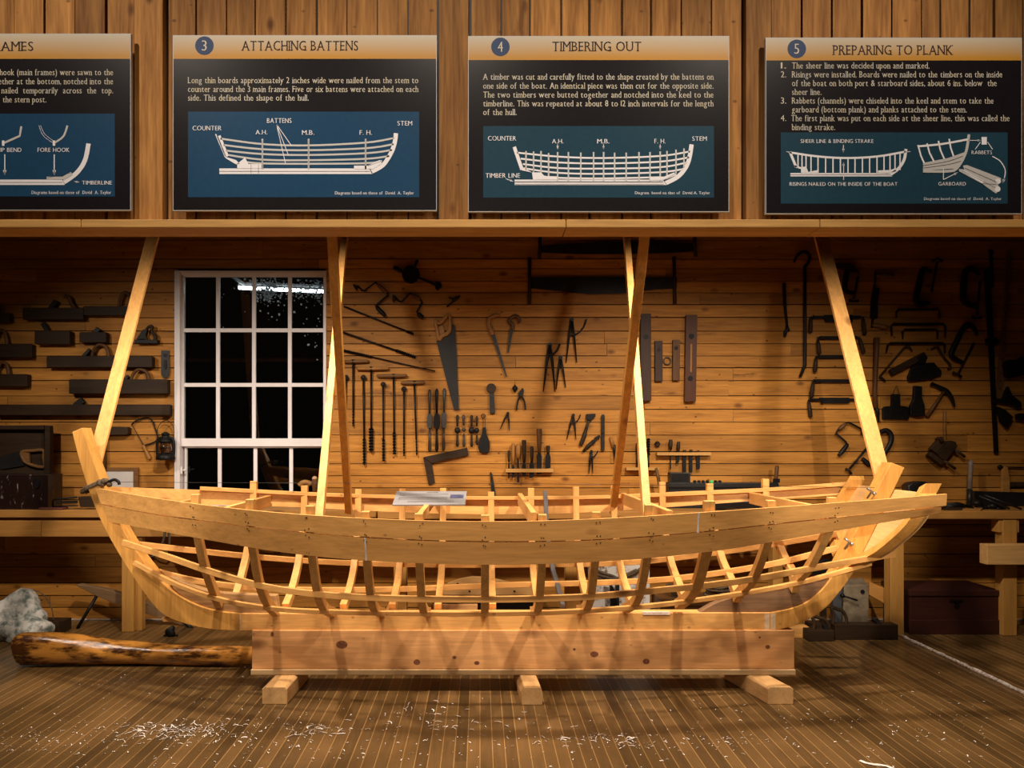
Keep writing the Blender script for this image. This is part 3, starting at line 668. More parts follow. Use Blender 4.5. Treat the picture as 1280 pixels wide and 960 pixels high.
# keel, stem, stern
def slab(pts, half, d0=D0):
    """outline traced on the near face of a timber lying on the centreline"""
    fr = [P(x, y, d0-half) for x, y in pts]; return MB().prism(fr, [v+Vector((0, 2*half, 0)) for v in fr])
slab([(300,767),(640,766.5),(963,766),(963,788.5),(640,789),(300,788.5)], .045).build('keel', M['px'], BOAT, .003)
slab(curve_pts([(300,788.5),(268,787),(240,782),(213,773),(196,761),(178,738),(160,711),(143,683),(128,655),(116,627),(106,598),(97,568),(90,540)], 3)
     + curve_pts([(103,534.5),(109,553),(118,580),(128,606),(138,629),(150,655),(164,679),(182,705),(201,727),(222,744),(246,756.5),(272,764),(300,767)], 3), .05).build('stem', M['stem'], BOAT, .003)
slab(curve_pts([(963,766),(985,762),(1005,755),(1022,743),(1034,730),(1042,718),(1048,708)], 3)+curve_pts([(1072,708),(1060,726),(1047,743),(1033,759),(1010,775),(985,784.5),(963,788.5)], 3), .045).build('stern_knee', M['stem'], BOAT, .003)
po = slab([(1046,712),(1068,712),(1131,584.5),(1114,578)], .05).build('sternpost', M['stem'], BOAT, .003)
mb = MB()
for (x, y, dx, dy) in ((1090,614,-7,-9),(1062,677,-9,-6)):
    c = P(x, y, D0-.06); q = P(x-6, y+9, D0-.03)
    mb.tube([q, c], .006, 6); a = P(x-6, y-4, D0-.07); b = P(x+3, y+3, D0-.07); mb.tube([a, b], .007, 6); mb.ball(b, .012)
mb.build('clamp_bolt', M['bright'], po)
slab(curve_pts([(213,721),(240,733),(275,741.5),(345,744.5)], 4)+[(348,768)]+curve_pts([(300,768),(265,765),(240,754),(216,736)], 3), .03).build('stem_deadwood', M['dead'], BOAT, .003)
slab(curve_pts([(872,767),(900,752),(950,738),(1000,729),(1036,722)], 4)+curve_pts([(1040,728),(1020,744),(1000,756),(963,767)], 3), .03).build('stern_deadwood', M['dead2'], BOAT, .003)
slab([(202,772.5),(222,773),(226,778),(204,777)], .02).build('wedge', M['px'], BOAT)
# transom: raked with the sternpost
XT = lambda z: 2.2+.508*(z-.74)
TR = curve_pts([(.0,.70),(.04,.72),(.12,.765),(.2,.81),(.28,.865),(.345,.93),(.395,.99),(.425,1.05),(.43,1.11),(.42,1.17),(.405,1.20)], 3)
def trans(pts, dx0, dx1):
    fr = [(XT(z)+dx0, D0+y, z) for y, z in pts]; bk = [(XT(z)+dx1, D0+y, z) for y, z in pts]; return MB().prism([Vector(v) for v in fr], [Vector(v) for v in bk])
half = [(w, z) for w, z in TR]
full = [(-w, min(z,1.195)) for w, z in half[::-1]]+[(w, min(z,1.195)) for w, z in half[1:]]
trans(full, .035, .06).build('transom', wood('transom_pine', (.74,.44,.17), 'Y', .55, .2, .4), BOAT, .002)
mb = MB()
for sg in (-1, 1):
    rows = []
    for i, (w, z) in enumerate(half):
        a = half[max(0,i-1)]; b = half[min(len(half)-1,i+1)]; tx, tz = b[0]-a[0], b[1]-a[1]; l = math.hypot(tx, tz)
        nx, nz = -tz/l*.045, tx/l*.045
        o = []
        for dw, dzz, dx in ((0,0,-.035),(0,0,.055),(nx,nz,.055),(nx,nz,-.035)):
            zz = z+dzz; o.append(Vector((XT(zz)+dx, D0+sg*max(.0,(w+dw)), zz)))
        rows.append(o)
    mb = MB().loft(rows[2:]+[[v+Vector((.03,0,.055)) for v in rows[-1]]]); mb.build('transom_frame', M['stem'], BOAT, .002)
# strakes
def strake(name, top, bot, px0, px1, sgn=-1, th=.02, mat='px', gap=0):
    ft = itp([(p[0], p[1]) for p in top]); gt = zfun(top); fb = itp([(p[0], p[1]) for p in bot]); gb = zfun(bot)
    rows = []; n = 26
    for i in range(n+1):
        xt = px0[0]+(px1[0]-px0[0])*i/n; xb = px0[1]+(px1[1]-px0[1])*i/n
        rows.append([Vector((xt, D0+sgn*ft(xt), gt(xt))), Vector((xb, D0+sgn*fb(xb), gb(xb)+gap)), Vector((xb, D0+sgn*max(.012,fb(xb)-th), gb(xb)+gap)), Vector((xt, D0+sgn*max(.012,ft(xt)-th), gt(xt)))])
    return MB().loft(rows).build(name, M[mat], BOAT)
def xat(l, px):
    b = min(l, key=lambda p: abs(CX+p[0]*F/(D0-p[1])-px)); return b[0]
E0, E9 = -1, -1
j1 = xat(TOP, 881); j2 = xat(SEAM, 464)
pl = []
pl.append(strake('plank', TOP, SEAM, (TOP[0][0], SEAM[0][0]), (j1-.002, j1-.002), gap=.006))
pl.append(strake('plank', TOP, SEAM, (j1+.002, j1+.002), (TOP[-1][0], SEAM[-1][0]), gap=.006))
pl.append(strake('plank', SEAM, BOT, (SEAM[0][0], BOT[0][0]), (j2-.002, j2-.002)))
pl.append(strake('plank', SEAM, BOT, (j2+.002, j2+.002), (SEAM[-1][0]-.03, BOT[-1][0])))
FARM = [(p[0], p[1], p[2]) for p in TOP]; FARS = [(p[0], p[1], p[2]) for p in SEAM]
pl.append(strake('plank', FARM, FARS, (TOP[0][0], SEAM[0][0]), (j1, j1), 1))
pl.append(strake('plank', FARM, FARS, (j1+.004, j1+.004), (TOP[-1][0]-.1, SEAM[-1][0]-.1), 1))
# pale filler in the two butt joints
mb = MB()
for xj, a, b in ((j1, TOP, SEAM), (j2, SEAM, BOT)):
    wa, za = itp([(p[0],p[1]) for p in a])(xj), zfun(a)(xj); wb_, zb_ = itp([(p[0],p[1]) for p in b])(xj), zfun(b)(xj)
    mb.beam((xj, D0-wa-.0004, za), (xj, D0-wb_-.0004, zb_), .009, .002)
mb.build('filler', plain('pale_filler', (.72,.66,.60), .7), pl[0])
# battens
def batten(l, w, t, sgn, name='batten', out=.0, x0=None, x1=None):
    pts = [(p[0], D0+sgn*(p[1]+out), p[2]) for p in l]
    if x0 is not None: pts = [p for p in pts if x0 <= p[0] <= x1]
    return MB().sweep(pts, w, t).build(name, M['px'], BOAT, .002)
batten(B1, .033, .022, -1); batten(B2, .024, .03, -1)
batten(FB1, .034, .022, 1); batten(FB2, .034, .022, 1)
iw = batten(INW, .024, .028, 1, 'inwale')
# ribs
RX = [-1.55,-1.22,-.89,-.585,-.30,.02,.315,.60,.87,1.19,1.51,1.87]
rr = random.Random(5)
lab_dark = (2,5,7)
for i, X in enumerate(RX):
    for sgn in (-1, 1):
        x = X+rr.uniform(-.012,.012)+(.05 if sgn > 0 else 0); X2 = x
        zk = .468; up = .035+rr.uniform(-.01,.02)
        if sgn > 0: up += .02
        zfoot = zk+max(0, abs(X)-1.2)*.06
        pts = [(w_s(X2)-.042, zs(X2)+up), (w_s(X2)*.98-.04, zm(X2)), (w_b(X2)-.04, zb(X2)), (w_1(X2)-.028, z1(X2)), (max(.07,w_2(X2)-.03), z2(X2)+.012), (.05, max(zfoot, z2(X2)-.06))]
        path = [(x, D0+sgn*p[0], p[1]) for p in curve_pts(pts, 5)]
        n = len(path); wl = [.036+.02*(k/(n-1))**3 for k in range(n)]
        wd_ = .042 if not (i == 9 and sgn < 0) else .055
        m_ = MB().sweep(path, .04, wd_, (1,0,0), wl); m_.build('rib', M['frame'] if (sgn < 0) else M['pz'], BOAT, .002)
# the one dull grey rib-like strap behind rib 7
mb = MB(); X = .45
pts = [(X,D0+w_s(X)-.05, zs(X)+.05),(X+.01,D0+w_b(X)-.05,zb(X)),(X+.03,D0+w_1(X)-.03,z1(X)),(X+.05,D0+w_2(X)-.03,z2(X)+.01),(X+.055,D0+.06,z2(X)-.06)]
mb.sweep(curve_pts(pts,5), .03, .028, (1,0,0)); o = mb.build('rib', plain('grey_metal', (.16,.15,.145), .5, .5, .15), BOAT); o['label'] = 'dull grey metal rib'
# cross spalls
for X, z, m_ in ((-1.80,1.085,0),(-1.40,1.085,0),(-.315,1.085,1),(.275,1.085,0),(.98,1.09,0),(1.82,1.10,0)):
    w = w_s(X)-.06
    mb = MB().beam((X, D0-w, z), (X, D0+w, z), .075 if not m_ else .05, .03, (1,0,0)); mb.build('cross_spall', M['py'], BOAT, .002)
# nail heads on the near planks
mb = MB()
for X in RX:
    for f, g, k in ((lambda x: w_s(x), zs, -.02), (lambda x: w_s(x)*.98, zm, .018), (lambda x: w_s(x)*.97, zm, -.018), (lambda x: w_b(x)+.003, zb, .02)):
        for q in (-.007, .008):
            xx = X+q+rr.uniform(-.006,.006); mb.cyl_y((xx, D0-f(xx)-.0002, g(xx)+k+rr.uniform(-.008,.008)), .0032, .0012, 8)
mb.build('nails', M['iron'], pl[0])
mb = MB(); mb.box(P(299.6,0,4.31).x, P(301.2,0,4.31).x, 4.3088, 4.311, P(0,788,4.31).z, P(0,768,4.31).z)
mb.box(P(956,0,4.31).x, P(962,0,4.31).x, 4.3138, 4.316, P(0,788,4.31).z, P(0,767,4.31).z).box(P(963.6,0,4.31).x, P(970,0,4.31).x, 4.3138, 4.316, P(0,787,4.31).z, P(0,767,4.31).z)
mb.build('chalk_mark', plain('chalky_wood', (.74,.52,.30), .8, 0, .15, 40), BOAT)
# wooden filler pieces on the keel by the foot of the stern ribs
mb = MB(); mb.box(P(804,0,4.3).x, P(838,0,4.3).x, 4.309, 4.33, .452, .468); mb.build('putty_lump', plain('pale_pink_filler', (.72,.56,.46), .8, 0, .2, 60), BOAT)
# ---------------------------------------------------------------- beam and blocks under the boat
bt = thing('keel_beam', (P(654,0,4.3).x, 4.36, .1), 'long pinkish plank beam carrying the boat, laid on three short blocks', 'beam')
A = P(314.5,788,4.3); B = P(993.5,836.5,4.3)
MB().box(A.x, B.x, 4.305, 4.425, B.z, .3615).build('plank', M['beam'], bt, .004)
MB().box(A.x-.003, B.x+.002, 4.29, 4.43, .1005, B.z-.001).build('bottom_strip', wood('grey_pine', (.52,.34,.16), 'X', .6, .25, .3), bt, .003)
mb = MB()
for x, y, rx, rz in ((427,806,.034,.024),(340,793,.010,.014),(521,828,.020,.017),(568,822,.012,.010),(596,829,.016,.012),(743,818,.024,.017),(718,812,.008,.007),(808,827,.020,.016),(960,809,.014,.012),(950,797,.006,.006)):
    c = P(x,y,4.3); mb.prism([c+Vector((rx*math.cos(k*PI/10), .0046, rz*math.sin(k*PI/10))) for k in range(20)], [c+Vector((rx*math.cos(k*PI/10), .006, rz*math.sin(k*PI/10))) for k in range(20)])
mb.build('knots', plain('pine_knot', (.20,.065,.025), .6, 0, .5, 60), bt)
def block(label, px0, px1, d0, d1, lean, cut=0):
    x0 = P(px0,0,d0).x; x1 = P(px1,0,d0).x; h = .0995
    y0, y1 = d0, d1
    prof = [(x0,0),(x1,0),(x1,h-.012),(x1-.014,h),(x0+.014,h),(x0,h-.012)]
    if cut: prof = [(x0+.006,0),(x1-.004,0),(x1,h*.6),(x1-.012,h),(x0+.02,h),(x0,h*.62)]
    fr = [Vector((x, y0, z)) for x, z in prof]; bk = [Vector((x+lean, y1, z)) for x, z in prof]
    o = solo('support_block', MB().prism(fr, bk), wood('block_pine', (.62,.36,.14), 'Y', .6, .25, .5), label, 'block', 'blocks under the beam', None, .004)
block('short square timber block under the beam end beside the long log', 327.5, 359, 4.09, 4.62, .02)
block('chamfered timber block with a chipped edge, under the middle of the beam', 651, 679, 4.08, 4.62, -.03, 1)
block('split-ended timber block under the beam end farthest from the log', 960, 992, 4.09, 4.62, -.12)
solo('packing_block', MB().box(P(984,0,5.45).x, P(1012,0,5.45).x, 5.45, 5.55, 0.0005, .082), M['px'], 'small pine block on the floor behind the beam end below the stern', 'block', None, None, .003)
# ---------------------------------------------------------------- braces and shores up to the loft
def pole(name, label, p, q, w, t, mat, cat='brace', group=None, side=(0,1,0), ztop=None):
    """bar from p to q, carried on to the loft ceiling"""
    p = Vector(p); q = Vector(q); k = ((ztop or W(0,262).z-.002)-p.z)/(q.z-p.z); q = p+(q-p)*k
    mb = MB().beam(p, q, w, t, side)
    # level the top end so it meets the ceiling
    return solo(name, mb, M[mat], label, cat, group, None, .002)
pole('brace_board', 'flat pine board nailed to the stem head and slanting up to the loft', P(118.5,578,D0+.066), P(188,308,5.0), .082, .022, 'pz', 'brace', 'brace boards')
pole('brace_board', 'flat pine board nailed to the sternpost and slanting up to the loft', P(1107,612,D0+.066), P(1029,308,5.35), .098, .022, 'pz', 'brace', 'brace boards')
SHG = 'square shores from the hull up to the loft'
pole('shore', 'bright square shore inside near plank, nearest the window', P(399,655,D0-w_s(-.9)+.075), P(431,294,5.0), .042, .042, 'pz', 'shore', SHG)
pole('shore', 'duller square shore leaning forward from the far plank, nearest the window', P(436,640,D0+w_s(-1.1)-.01), P(415,294,3.62), .045, .04, 'stem', 'shore', SHG, ztop=2.68)
pole('shore', 'bright square shore inside near plank, beside the spirit levels', P(809,655,D0-w_s(.8)+.075), P(783,294,5.0), .042, .042, 'pz', 'shore', SHG)
pole('shore', 'duller square shore leaning forward from the far plank, beside the spirit levels', P(766,640,D0+w_s(.8)-.01), P(806,294,3.62), .045, .04, 'stem', 'shore', SHG, ztop=2.68)
# string stretched from stem to sternpost
solo('string', MB().tube([P(131,602.5,D0-.01), P(300,603.5,D0), P(640,604.5,D0), P(1094,609.5,D0-.01)], .0013, 5), M['black'], 'thin dark string stretched above the boat from stem to sternpost', 'string')
# rope lashing round the stem
t = thing('rope_lashing', P(118,606,D0), 'dark rope lashed round the stem with a hooked loose end', 'rope')
mb = MB()
for k in range(3):
    c = P(116,607+k*3.2,D0); lp = []
    for i in range(24):
        an = 2*PI*i/24; ex = .066+.004*math.cos(3*an+k); lp.append(c+Vector((ex*math.cos(an)*1.0+.012, .075*math.sin(an), -.055*math.cos(an)*-.6+.01*k)))
    mb.tube(lp, .008, 6, True)
mb.build('coil', M['rope'], t)
mb = MB(); mb.tube([Vector(v) for v in curve_pts([tuple(P(x,y,D0-.085)) for x,y in ((128,605),(136,602),(143,599.5),(148,602),(149,606))],4)], .009, 7); mb.build('loose_end', M['iron'], t)
mb = MB(); kr = random.Random(2)
for _ in range(9): mb.ball(P(130+kr.uniform(-6,7), 602+kr.uniform(-3,4), D0-.07-kr.uniform(0,.02)), .016)
mb.build('knot', M['rope'], t)
# caption placard lying on the cross spall
t = thing('placard', P(537,632,4.27), 'small pale grey caption placard lying tilted across the boat', 'sign')
a, b, c, d = P(490.5,632.5,4.27), P(581.5,632,4.27), P(583.5,615.5,4.62), P(496,615.5,4.62)
up = Vector((0,-.2,.98))*.008
MB().hexa([a,b,c,d,a+up,b+up,c+up,d+up]).build('plate', plain('placard_grey', (.34,.325,.32), .45, 0, .04), t)
def pt(u, v): return (a.lerp(b, u)).lerp(d.lerp(c, u), v)+up*1.08
mb = MB(); kr = random.Random(4)
def dash(u0, u1, v, h):
    u = u0
    while u < u1:
        l = kr.uniform(.008,.028); e = min(u1, u+l); mb.add([pt(u,v), pt(e,v), pt(e,v+h), pt(u,v+h)], [(0,1,2,3)]); u = e+.008
dash(.44,.60,.86,.045)
for i, v in enumerate((.74,.65,.50,.43,.36)): dash(.06,.74 if i != 1 else .14, v, .022)
for v in (.24,.16): dash(.2,.84,v,.022)
mb.build('lettering', M['ink'], t)
mb = MB(); mb.add([pt(.775,.44), pt(.965,.44), pt(.965,.72), pt(.775,.72)], [(0,1,2,3)])
mb.build('photograph', plain('small_photo', (.08,.09,.17), .4, 0, .8, 40), t)
# ================================================================ tools on the back wall
PX = WALL/F                        # one photo pixel at the wall, metres
def w3(pts, off=.02): return [W(x, y, off) for x, y in pts]
def rod(mb, pts, r, off=.02, n=7, smooth=False, closed=False, sy=1.0):
    if smooth:
        if isinstance(r, (list, tuple)):
            q = curve_pts([(p[0], p[1], k) for p, k in zip(pts, r)], 5, closed); pts = [(a[0], a[1]) for a in q]; r = [a[2] for a in q]
        else: pts = curve_pts(pts, 5, closed)
    rr_ = [k*PX for k in r] if isinstance(r, (list, tuple)) else r*PX
    return mb.tube(w3(pts, off), rr_, n, closed, sy)
def base_of(pts, off=.0):
    return W(sum(p[0] for p in pts)/len(pts), max(p[1] for p in pts), off)
def bar(mb, p, q, w, t, off=.004):
    """flat bar lying against the wall, w px wide, t metres thick"""
    a = W(p[0], p[1], off+t/2); b = W(q[0], q[1], off+t/2); return mb.beam(a, b, w*PX, t)
GP = 'hand planes on the wall'
def nails(mb, pts, off=.0):
    for x, y in pts: mb.tube([W(x,y,-.002), W(x,y,.045), W(x,y-1,.05)], .0022, 5)
def wood_plane(label, x0, x1, y0, y1, iron=None, tote=None, depth=.062, wedge=None, nl=True, shoulder=None):
    t = thing('hand_plane', W((x0+x1)/2, y1, 0), label, 'hand plane', GP)
    mb = MB(); e = 1.0
    mb.flat([(x0+e,y0),(x1-e,y0),(x1,y0+e),(x1,y1),(x0,y1),(x0,y0+e)], depth, .004); mb.build('body', M['dark'], t, .003)
    if iron:
        for k, (p, q, w) in enumerate(iron):
            mb = MB(); mb.beam(W(p[0],p[1],.035), W(q[0],q[1],.035), w*PX, .036); mb.build('iron' if k == 0 else 'wedge', M['steel'] if k == 0 else M['darkz'], t, .002)
    if tote:
        kind, a, b, c, d = tote        # x0,x1,y0,y1
        mb = MB()
        if kind == 'closed':
            pts = [(a,d),(a+(b-a)*.15,c+(d-c)*.35),(a+(b-a)*.42,c),(a+(b-a)*.78,c+(d-c)*.12),(b-(b-a)*.06,c+(d-c)*.5),(b,d)]
            rod(mb, pts, [2.0,2.1,2.2,2.3,2.4,2.6], .035, 8, True, False, .8); rod(mb, [(a,d+.3),(b,d+.3)], 1.6, .035)
        else:
            pts = [(b,d),(a+(b-a)*.62,c+(d-c)*.55),(a+(b-a)*.45,c+(d-c)*.15),(a+(b-a)*.1,c),(a-(b-a)*.1,c+(d-c)*.12)]
            if kind == 'openr': pts = [(a,d),(a+(b-a)*.4,c+(d-c)*.55),(a+(b-a)*.5,c+(d-c)*.2),(b,c)]
            rod(mb, pts, [3.2,2.6,2.6,2.2,1.4][:len(pts)], .035, 8, True, False, .7)
        mb.build('handle', M['brown'], t)
    if nl:
        mb = MB(); nails(mb, [(x0+(x1-x0)*.2,y1+.6),(x1-(x1-x0)*.2,y1+.6)]); mb.build('peg', M['iron'], t)
    return t
wood_plane('long dark wooden plane with open horn handle, highest at the left end of the wall', 28, 104, 384.5, 399, [((71,376),(62,388),5)], ('open', 81, 94, 370, 386))
wood_plane('long wooden plane with closed handle, partly behind the slanting stem board', 104, 162, 382.5, 394, None, ('closed', 148, 165, 366, 384), .055)
wood_plane('short block-shaped wooden plane with a tall slanting iron', 43, 87, 413.5, 430, [((54,404),(64,421),5)], None, .07)
wood_plane('smallest wooden plane with a stubby wedge, beside the slanting stem board', 99, 132.5, 415, 428, [((124,411),(116,420),6)], None, .06, None, False)
wood_plane('wooden plane with tall handle cut by the picture edge, below the small planes row', -14, 39.5, 430, 446.5, None, ('closed', -6, 9, 413, 431), .06)
wood_plane('wooden plane end showing at the picture edge, highest of the cut-off ones', -18, 11.5, 391, 402, None, ('openr', -6, 2, 384, 392), .06)
wood_plane('long wooden plane with closed handle mid body and a small second wedge', 58, 190, 445, 459, [((113,437),(104,447),4)], ('closed', 114.5, 136, 431, 446), .06, None)
wood_plane('wooden plane with round handle cut by the picture edge, above the longest plane', -20, 33.5, 467.5, 483, None, ('closed', -4, 11, 453, 469), .06)
wood_plane('wooden plane with handle near its end, just above the longest plane', 86, 209, 474, 492, [((161,470),(154,478),4)], ('closed', 163.5, 186, 462, 476), .065)
wood_plane('longest jointer plane of all, with a small wedge, above the mallet', -30, 211.5, 505.5, 519, [((104,500),(95,508),8)], None, .065)
# metal smoothing plane
t = thing('hand_plane', W(182,429,0), 'black metal plane with curved open handle beside the window', 'hand plane', GP)
mb = MB(); mb.flat([(168,424.5),(196,424.5),(196.5,429),(168,429)], .055, .004); mb.flat([(170,424),(178,412),(184,411),(181,424)], .03, .012); mb.build('body', M['iron'], t, .002)
mb = MB(); rod(mb, [(184,426),(181,417),(185,409.5),(190,408.5),(190,415),(194.5,421),(193,427)], [2,1.6,1.8,2.2,2,2.4,2.2], .032, 8, True); mb.build('handle', M['darkz'], t)
# plane iron with its slotted cap
t = thing('plane_iron', W(206,472,0), 'dark slotted plane iron hanging beside the window frame', 'blade')
MB().flat([(201.5,438),(211.5,438),(212,468),(209,472.5),(204,472.5),(201.5,468)], .006, .003).build('blade', M['steel'], t)
mb = MB(); mb.cyl_y(W(206.5,444,.009), 2.2*PX, .004, 12); mb.flat([(205,450),(208,450),(208.6,458),(206.5,462),(204.4,458)], .005, .009); mb.build('cap_screw', M['iron'], t)
# mallet behind the stem board
t = thing('mallet', W(131,586,0), 'dark wooden mallet hanging head up behind the stem', 'mallet')
MB().flat([(129,533),(157,533.5),(159.5,535),(159.5,542.5),(157,543.5),(129,544)], .07, .004).build('head', M['dark'], t, .004)
mb = MB(); rod(mb, [(130.5,543),(130.5,586)], [2.3,2.8], .035); mb.build('handle', M['brown'], t)
# coping saw
t = thing('coping_saw', W(184,574,0), 'wire framed coping saw with turned handle beside the lantern', 'saw')
mb = MB(); rod(mb, [(164.5,531),(170,526),(183,522),(190,526),(194,536),(197,546),(194,552),(180,557)], .9, .015, 6, True); mb.build('frame', M['iron'], t)
mb = MB(); bar(mb, (164.5,530.5), (180,558), .9, .002, .014); mb.build('blade', M['steel'], t)
mb = MB(); mb.lathe(W(179,556,.015), W(187.5,574.5,.015), [(0,.006),(.1,.013),(.35,.011),(.7,.016),(.92,.019),(1,.012)]); mb.build('handle', M['tan'], t)
# lantern
t = thing('lantern', W(207,575,.08), 'black barn lantern with wire bail hanging beside the window', 'lantern')
c = lambda y: W(207, y, .085)
mb = MB(); mb.lathe(c(575), c(565), [(0,.072),(.12,.076),(.5,.074),(.8,.055),(1,.03)], 18); mb.build('base', M['iron'], t)
mb = MB(); mb.lathe(c(554), c(540), [(0,.045),(.12,.058),(.3,.05),(.5,.034),(.75,.026),(.8,.036),(1,.012)], 16); mb.build('chimney_cap', M['iron'], t)
m, nt, b_ = newmat('lantern_glass'); b_.inputs['Transmission Weight'].default_value = 1; b_.inputs['Roughness'].default_value = .05; b_.inputs['Base Color'].default_value = (.9,.8,.7,1)
mb = MB(); mb.lathe(c(566), c(553.5), [(0,.034),(.3,.05),(.6,.05),(1,.036)], 16); mb.build('globe', m, t)
mb = MB()
for sx in (-1, 1):
    p = curve_pts([(207+sx*4,547),(207+sx*8,548),(207+sx*10.4,553),(207+sx*10.6,562),(207+sx*10,571)], 4); mb.tube([W(x,y,.085) for x, y in p], .011, 7)
for dx in (-5.5, 5.5): mb.tube([W(207+dx,566,.13), W(207+dx*.9,554,.13)], .003, 5)
mb.tube([W(201,560,.13), W(213,560,.13)], .003, 5); mb.build('side_tube', M['iron'], t)
mb = MB(); mb.tube([W(x,y,.06) for x, y in curve_pts([(197.5,550),(196.5,538),(200,530),(207,525.5),(214,529),(217.5,538),(216.5,550)],5)], .003, 5); mb.build('bail', M['iron'], t)
# framed white board behind the stem
t = thing('framed_board', W(150,608,0), 'white painted board in a plain wooden frame behind the stem', 'picture')
MB().rect(120, 167, 588, 610, .012, .003).build('panel', plain('chalky_white', (.48,.45,.42), .7, 0, .12, 6), t)
mb = MB(); mb.rect(114, 172.5, 584.5, 588.5, .022, .003).rect(166.5, 172.5, 588.5, 610, .022, .003).rect(114, 120, 588.5, 610, .022, .003).rect(114,172.5,610,614,.022,.003); mb.build('frame', M['brownx'], t, .002)
# ---- drills and braces
t = thing('breast_drill', W(518,358,0), 'dark hand drill with round gear wheel, above the two bit braces', 'drill')
mb = MB(); mb.cyl_y(W(514,343.5,.03), 11*PX, .022, 24); mb.build('gear_wheel', M['iron'], t)
mb = MB(); rod(mb, [(503,339),(516,344),(530,350),(545,356)], 1.8, .04); mb.flat([(544,352),(551,353),(552.5,357),(547,362),(544,360)], .05, .012); mb.build('frame', M['iron'], t)
mb = MB(); rod(mb, [(492,334.5),(497,336.5),(503,340)], [2.4,2.8,2], .04); mb.build('handle', M['iron'], t)
mb = MB(); rod(mb, [(518,336),(520,330),(522,325.5)], [1.4,1.8,2.1], .045); mb.build('crank', M['iron'], t)
def brace(label, knob, pts, chuck, grip, mat='iron'):
    t = thing('bit_brace', base_of(pts), label, 'brace', 'bit braces')
    mb = MB(); rod(mb, pts, 1.25, .03, 7, False); mb.build('crank', M['iron'], t)
    mb = MB(); mb.lathe(W(knob[0],knob[1],.03), W(pts[0][0],pts[0][1],.03), [(0,.018),(.1,.03),(.35,.032),(.6,.018),(1,.009)]); mb.build('head', M['dark'], t)
    mb = MB(); mb.lathe(W(*grip[0],.03), W(*grip[1],.03), [(0,.009),(.15,.015),(.5,.019),(.85,.015),(1,.009)]); mb.build('grip', M['brown'], t)
    mb = MB(); mb.lathe(W(*chuck[0],.03), W(*chuck[1],.03), [(0,.009),(.15,.017),(.7,.019),(.9,.012),(1,.015)]); mb.build('chuck', M['iron'], t)
    return t
brace('larger bit brace with thick dark chuck, below the hand drill', (443,360), [(447.5,357.5),(452.5,363.2),(456,363),(469.5,353),(484,366.5),(485,369),(469.5,382),(471,385)], ((470,383),(481.5,395)), ((472,355.5),(483.5,366)))
brace('smaller bit brace with wooden knob, hanging beside the larger one', (490.5,373), [(496,373.5),(499,377),(503,376.5),(512.5,366.5),(526,375),(527.5,378),(521,390),(523,392.5)], ((522,391.5),(529,398)), ((515,368.5),(525.5,375)))
brace('bit brace with brown grip and knuckled chuck, below the drawknives', (1081,540), [(1077,536.5),(1061,528),(1058,528.5),(1047.5,537.5),(1045,542),(1057,552),(1059,556)], ((1060,555),(1048.5,569.5)), ((1057.5,529.5),(1048.5,537)))
# snips between brace and keyhole saw
t = thing('gimlet', W(568,383,0), 'little bright-jawed pincers hung above the hand saw', 'pliers')
mb = MB(); rod(mb, [(558.5,383.5),(564,379),(569,375)], 1, .012); rod(mb, [(561,372),(566,373.5),(572,374.5)], .9, .014); mb.build('handle', M['iron'], t)
mb = MB(); rod(mb, [(566,376.5),(571,372.5),(575,370)], [2,2.3,1], .014, 7, False, False, .5); mb.build('jaw', M['steel'], t)
t.name = 'pincers'
# ---- augers
GA = 'augers on the wall'
def long_auger(label, p, q, sp, r, rs):
    t = thing('auger', base_of([p,q]), label, 'auger', 'long slanting auger bits'); a, b = sp
    lerp = lambda k: (p[0]+(q[0]-p[0])*k, p[1]+(q[1]-p[1])*k)
    mb = MB(); rod(mb, [p, lerp(a) if a > 0 else lerp(b), ] if a > 0 else [lerp(b), q], r, .02)
    if a > 0 and b < 1: rod(mb, [lerp(b), q], r, .02)
    mb.build('shank', M['iron'], t)
    mb = MB(); mb.twist(W(*lerp(a),.02), W(*lerp(b),.02), rs*PX, (b-a)*math.hypot(q[0]-p[0],q[1]-p[1])/5.5); mb.build('twist', M['iron'], t)
    return t
long_auger('uppermost of the slanting long auger bits, plain with a snail tip', (430,383), (517,417.5), (.9,1), 1.1, 2.0)
long_auger('middle slanting auger bit with a heavy twist at its low end', (429,415.5), (519.5,446.5), (.72,1), 1.2, 2.3)
long_auger('lowest slanting auger bit, twisted at its high end', (427,437.5), (544,464), (0,.32), .8, 1.9)
def t_auger(label, hx0, hx1, hy, x, y1, ys, rs, hmat='brownx', eye=None, x1=None):
    x1 = x if x1 is None else x1
    t = thing('auger', W(x,y1,0), label, 'auger', GA)
    xs_ = x+(x1-x)*(ys-hy)/(y1-hy)
    mb = MB(); rod(mb, [(x,hy),(xs_,ys)], [1.35,1.1], .025)
    if eye: mb.tube([W(x+eye*math.cos(k*PI/8), hy+eye*math.sin(k*PI/8), .025) for k in range(16)], eye*.5*PX, 7, True)
    else: rod(mb, [(x,hy-2.6),(x,hy+4)], [2.6,2.0], .025)
    mb.build('shank', M['iron'], t)
    mb = MB(); mb.twist(W(xs_,ys-1,.025), W(x1,y1,.025), rs*PX, max(2.2,(y1-ys)/7)); mb.build('twist', M['iron'], t)
    if hx0 is not None:
        mb = MB(); mb.lathe(W(hx0,hy,.025), W(hx1,hy-.5,.025), [(0,.009),(.04,.013),(.45,.0155),(.55,.0155),(.96,.013),(1,.009)]); mb.build('handle', M[hmat], t)
    return t
t_auger('T-handled auger nearest the window side shore, shortest of the four', 430, 461, 452, 441.5, 533, 514, 1.3)
t_auger('T-handled auger with pale handle and the fattest twist', 446, 486, 461, 464, 564, 536, 3.1, 'tan')
t_auger('T-handled auger with the widest brown handle', 471, 509, 470, 492, 568, 541, 2.1, 'brownx', None, 493)
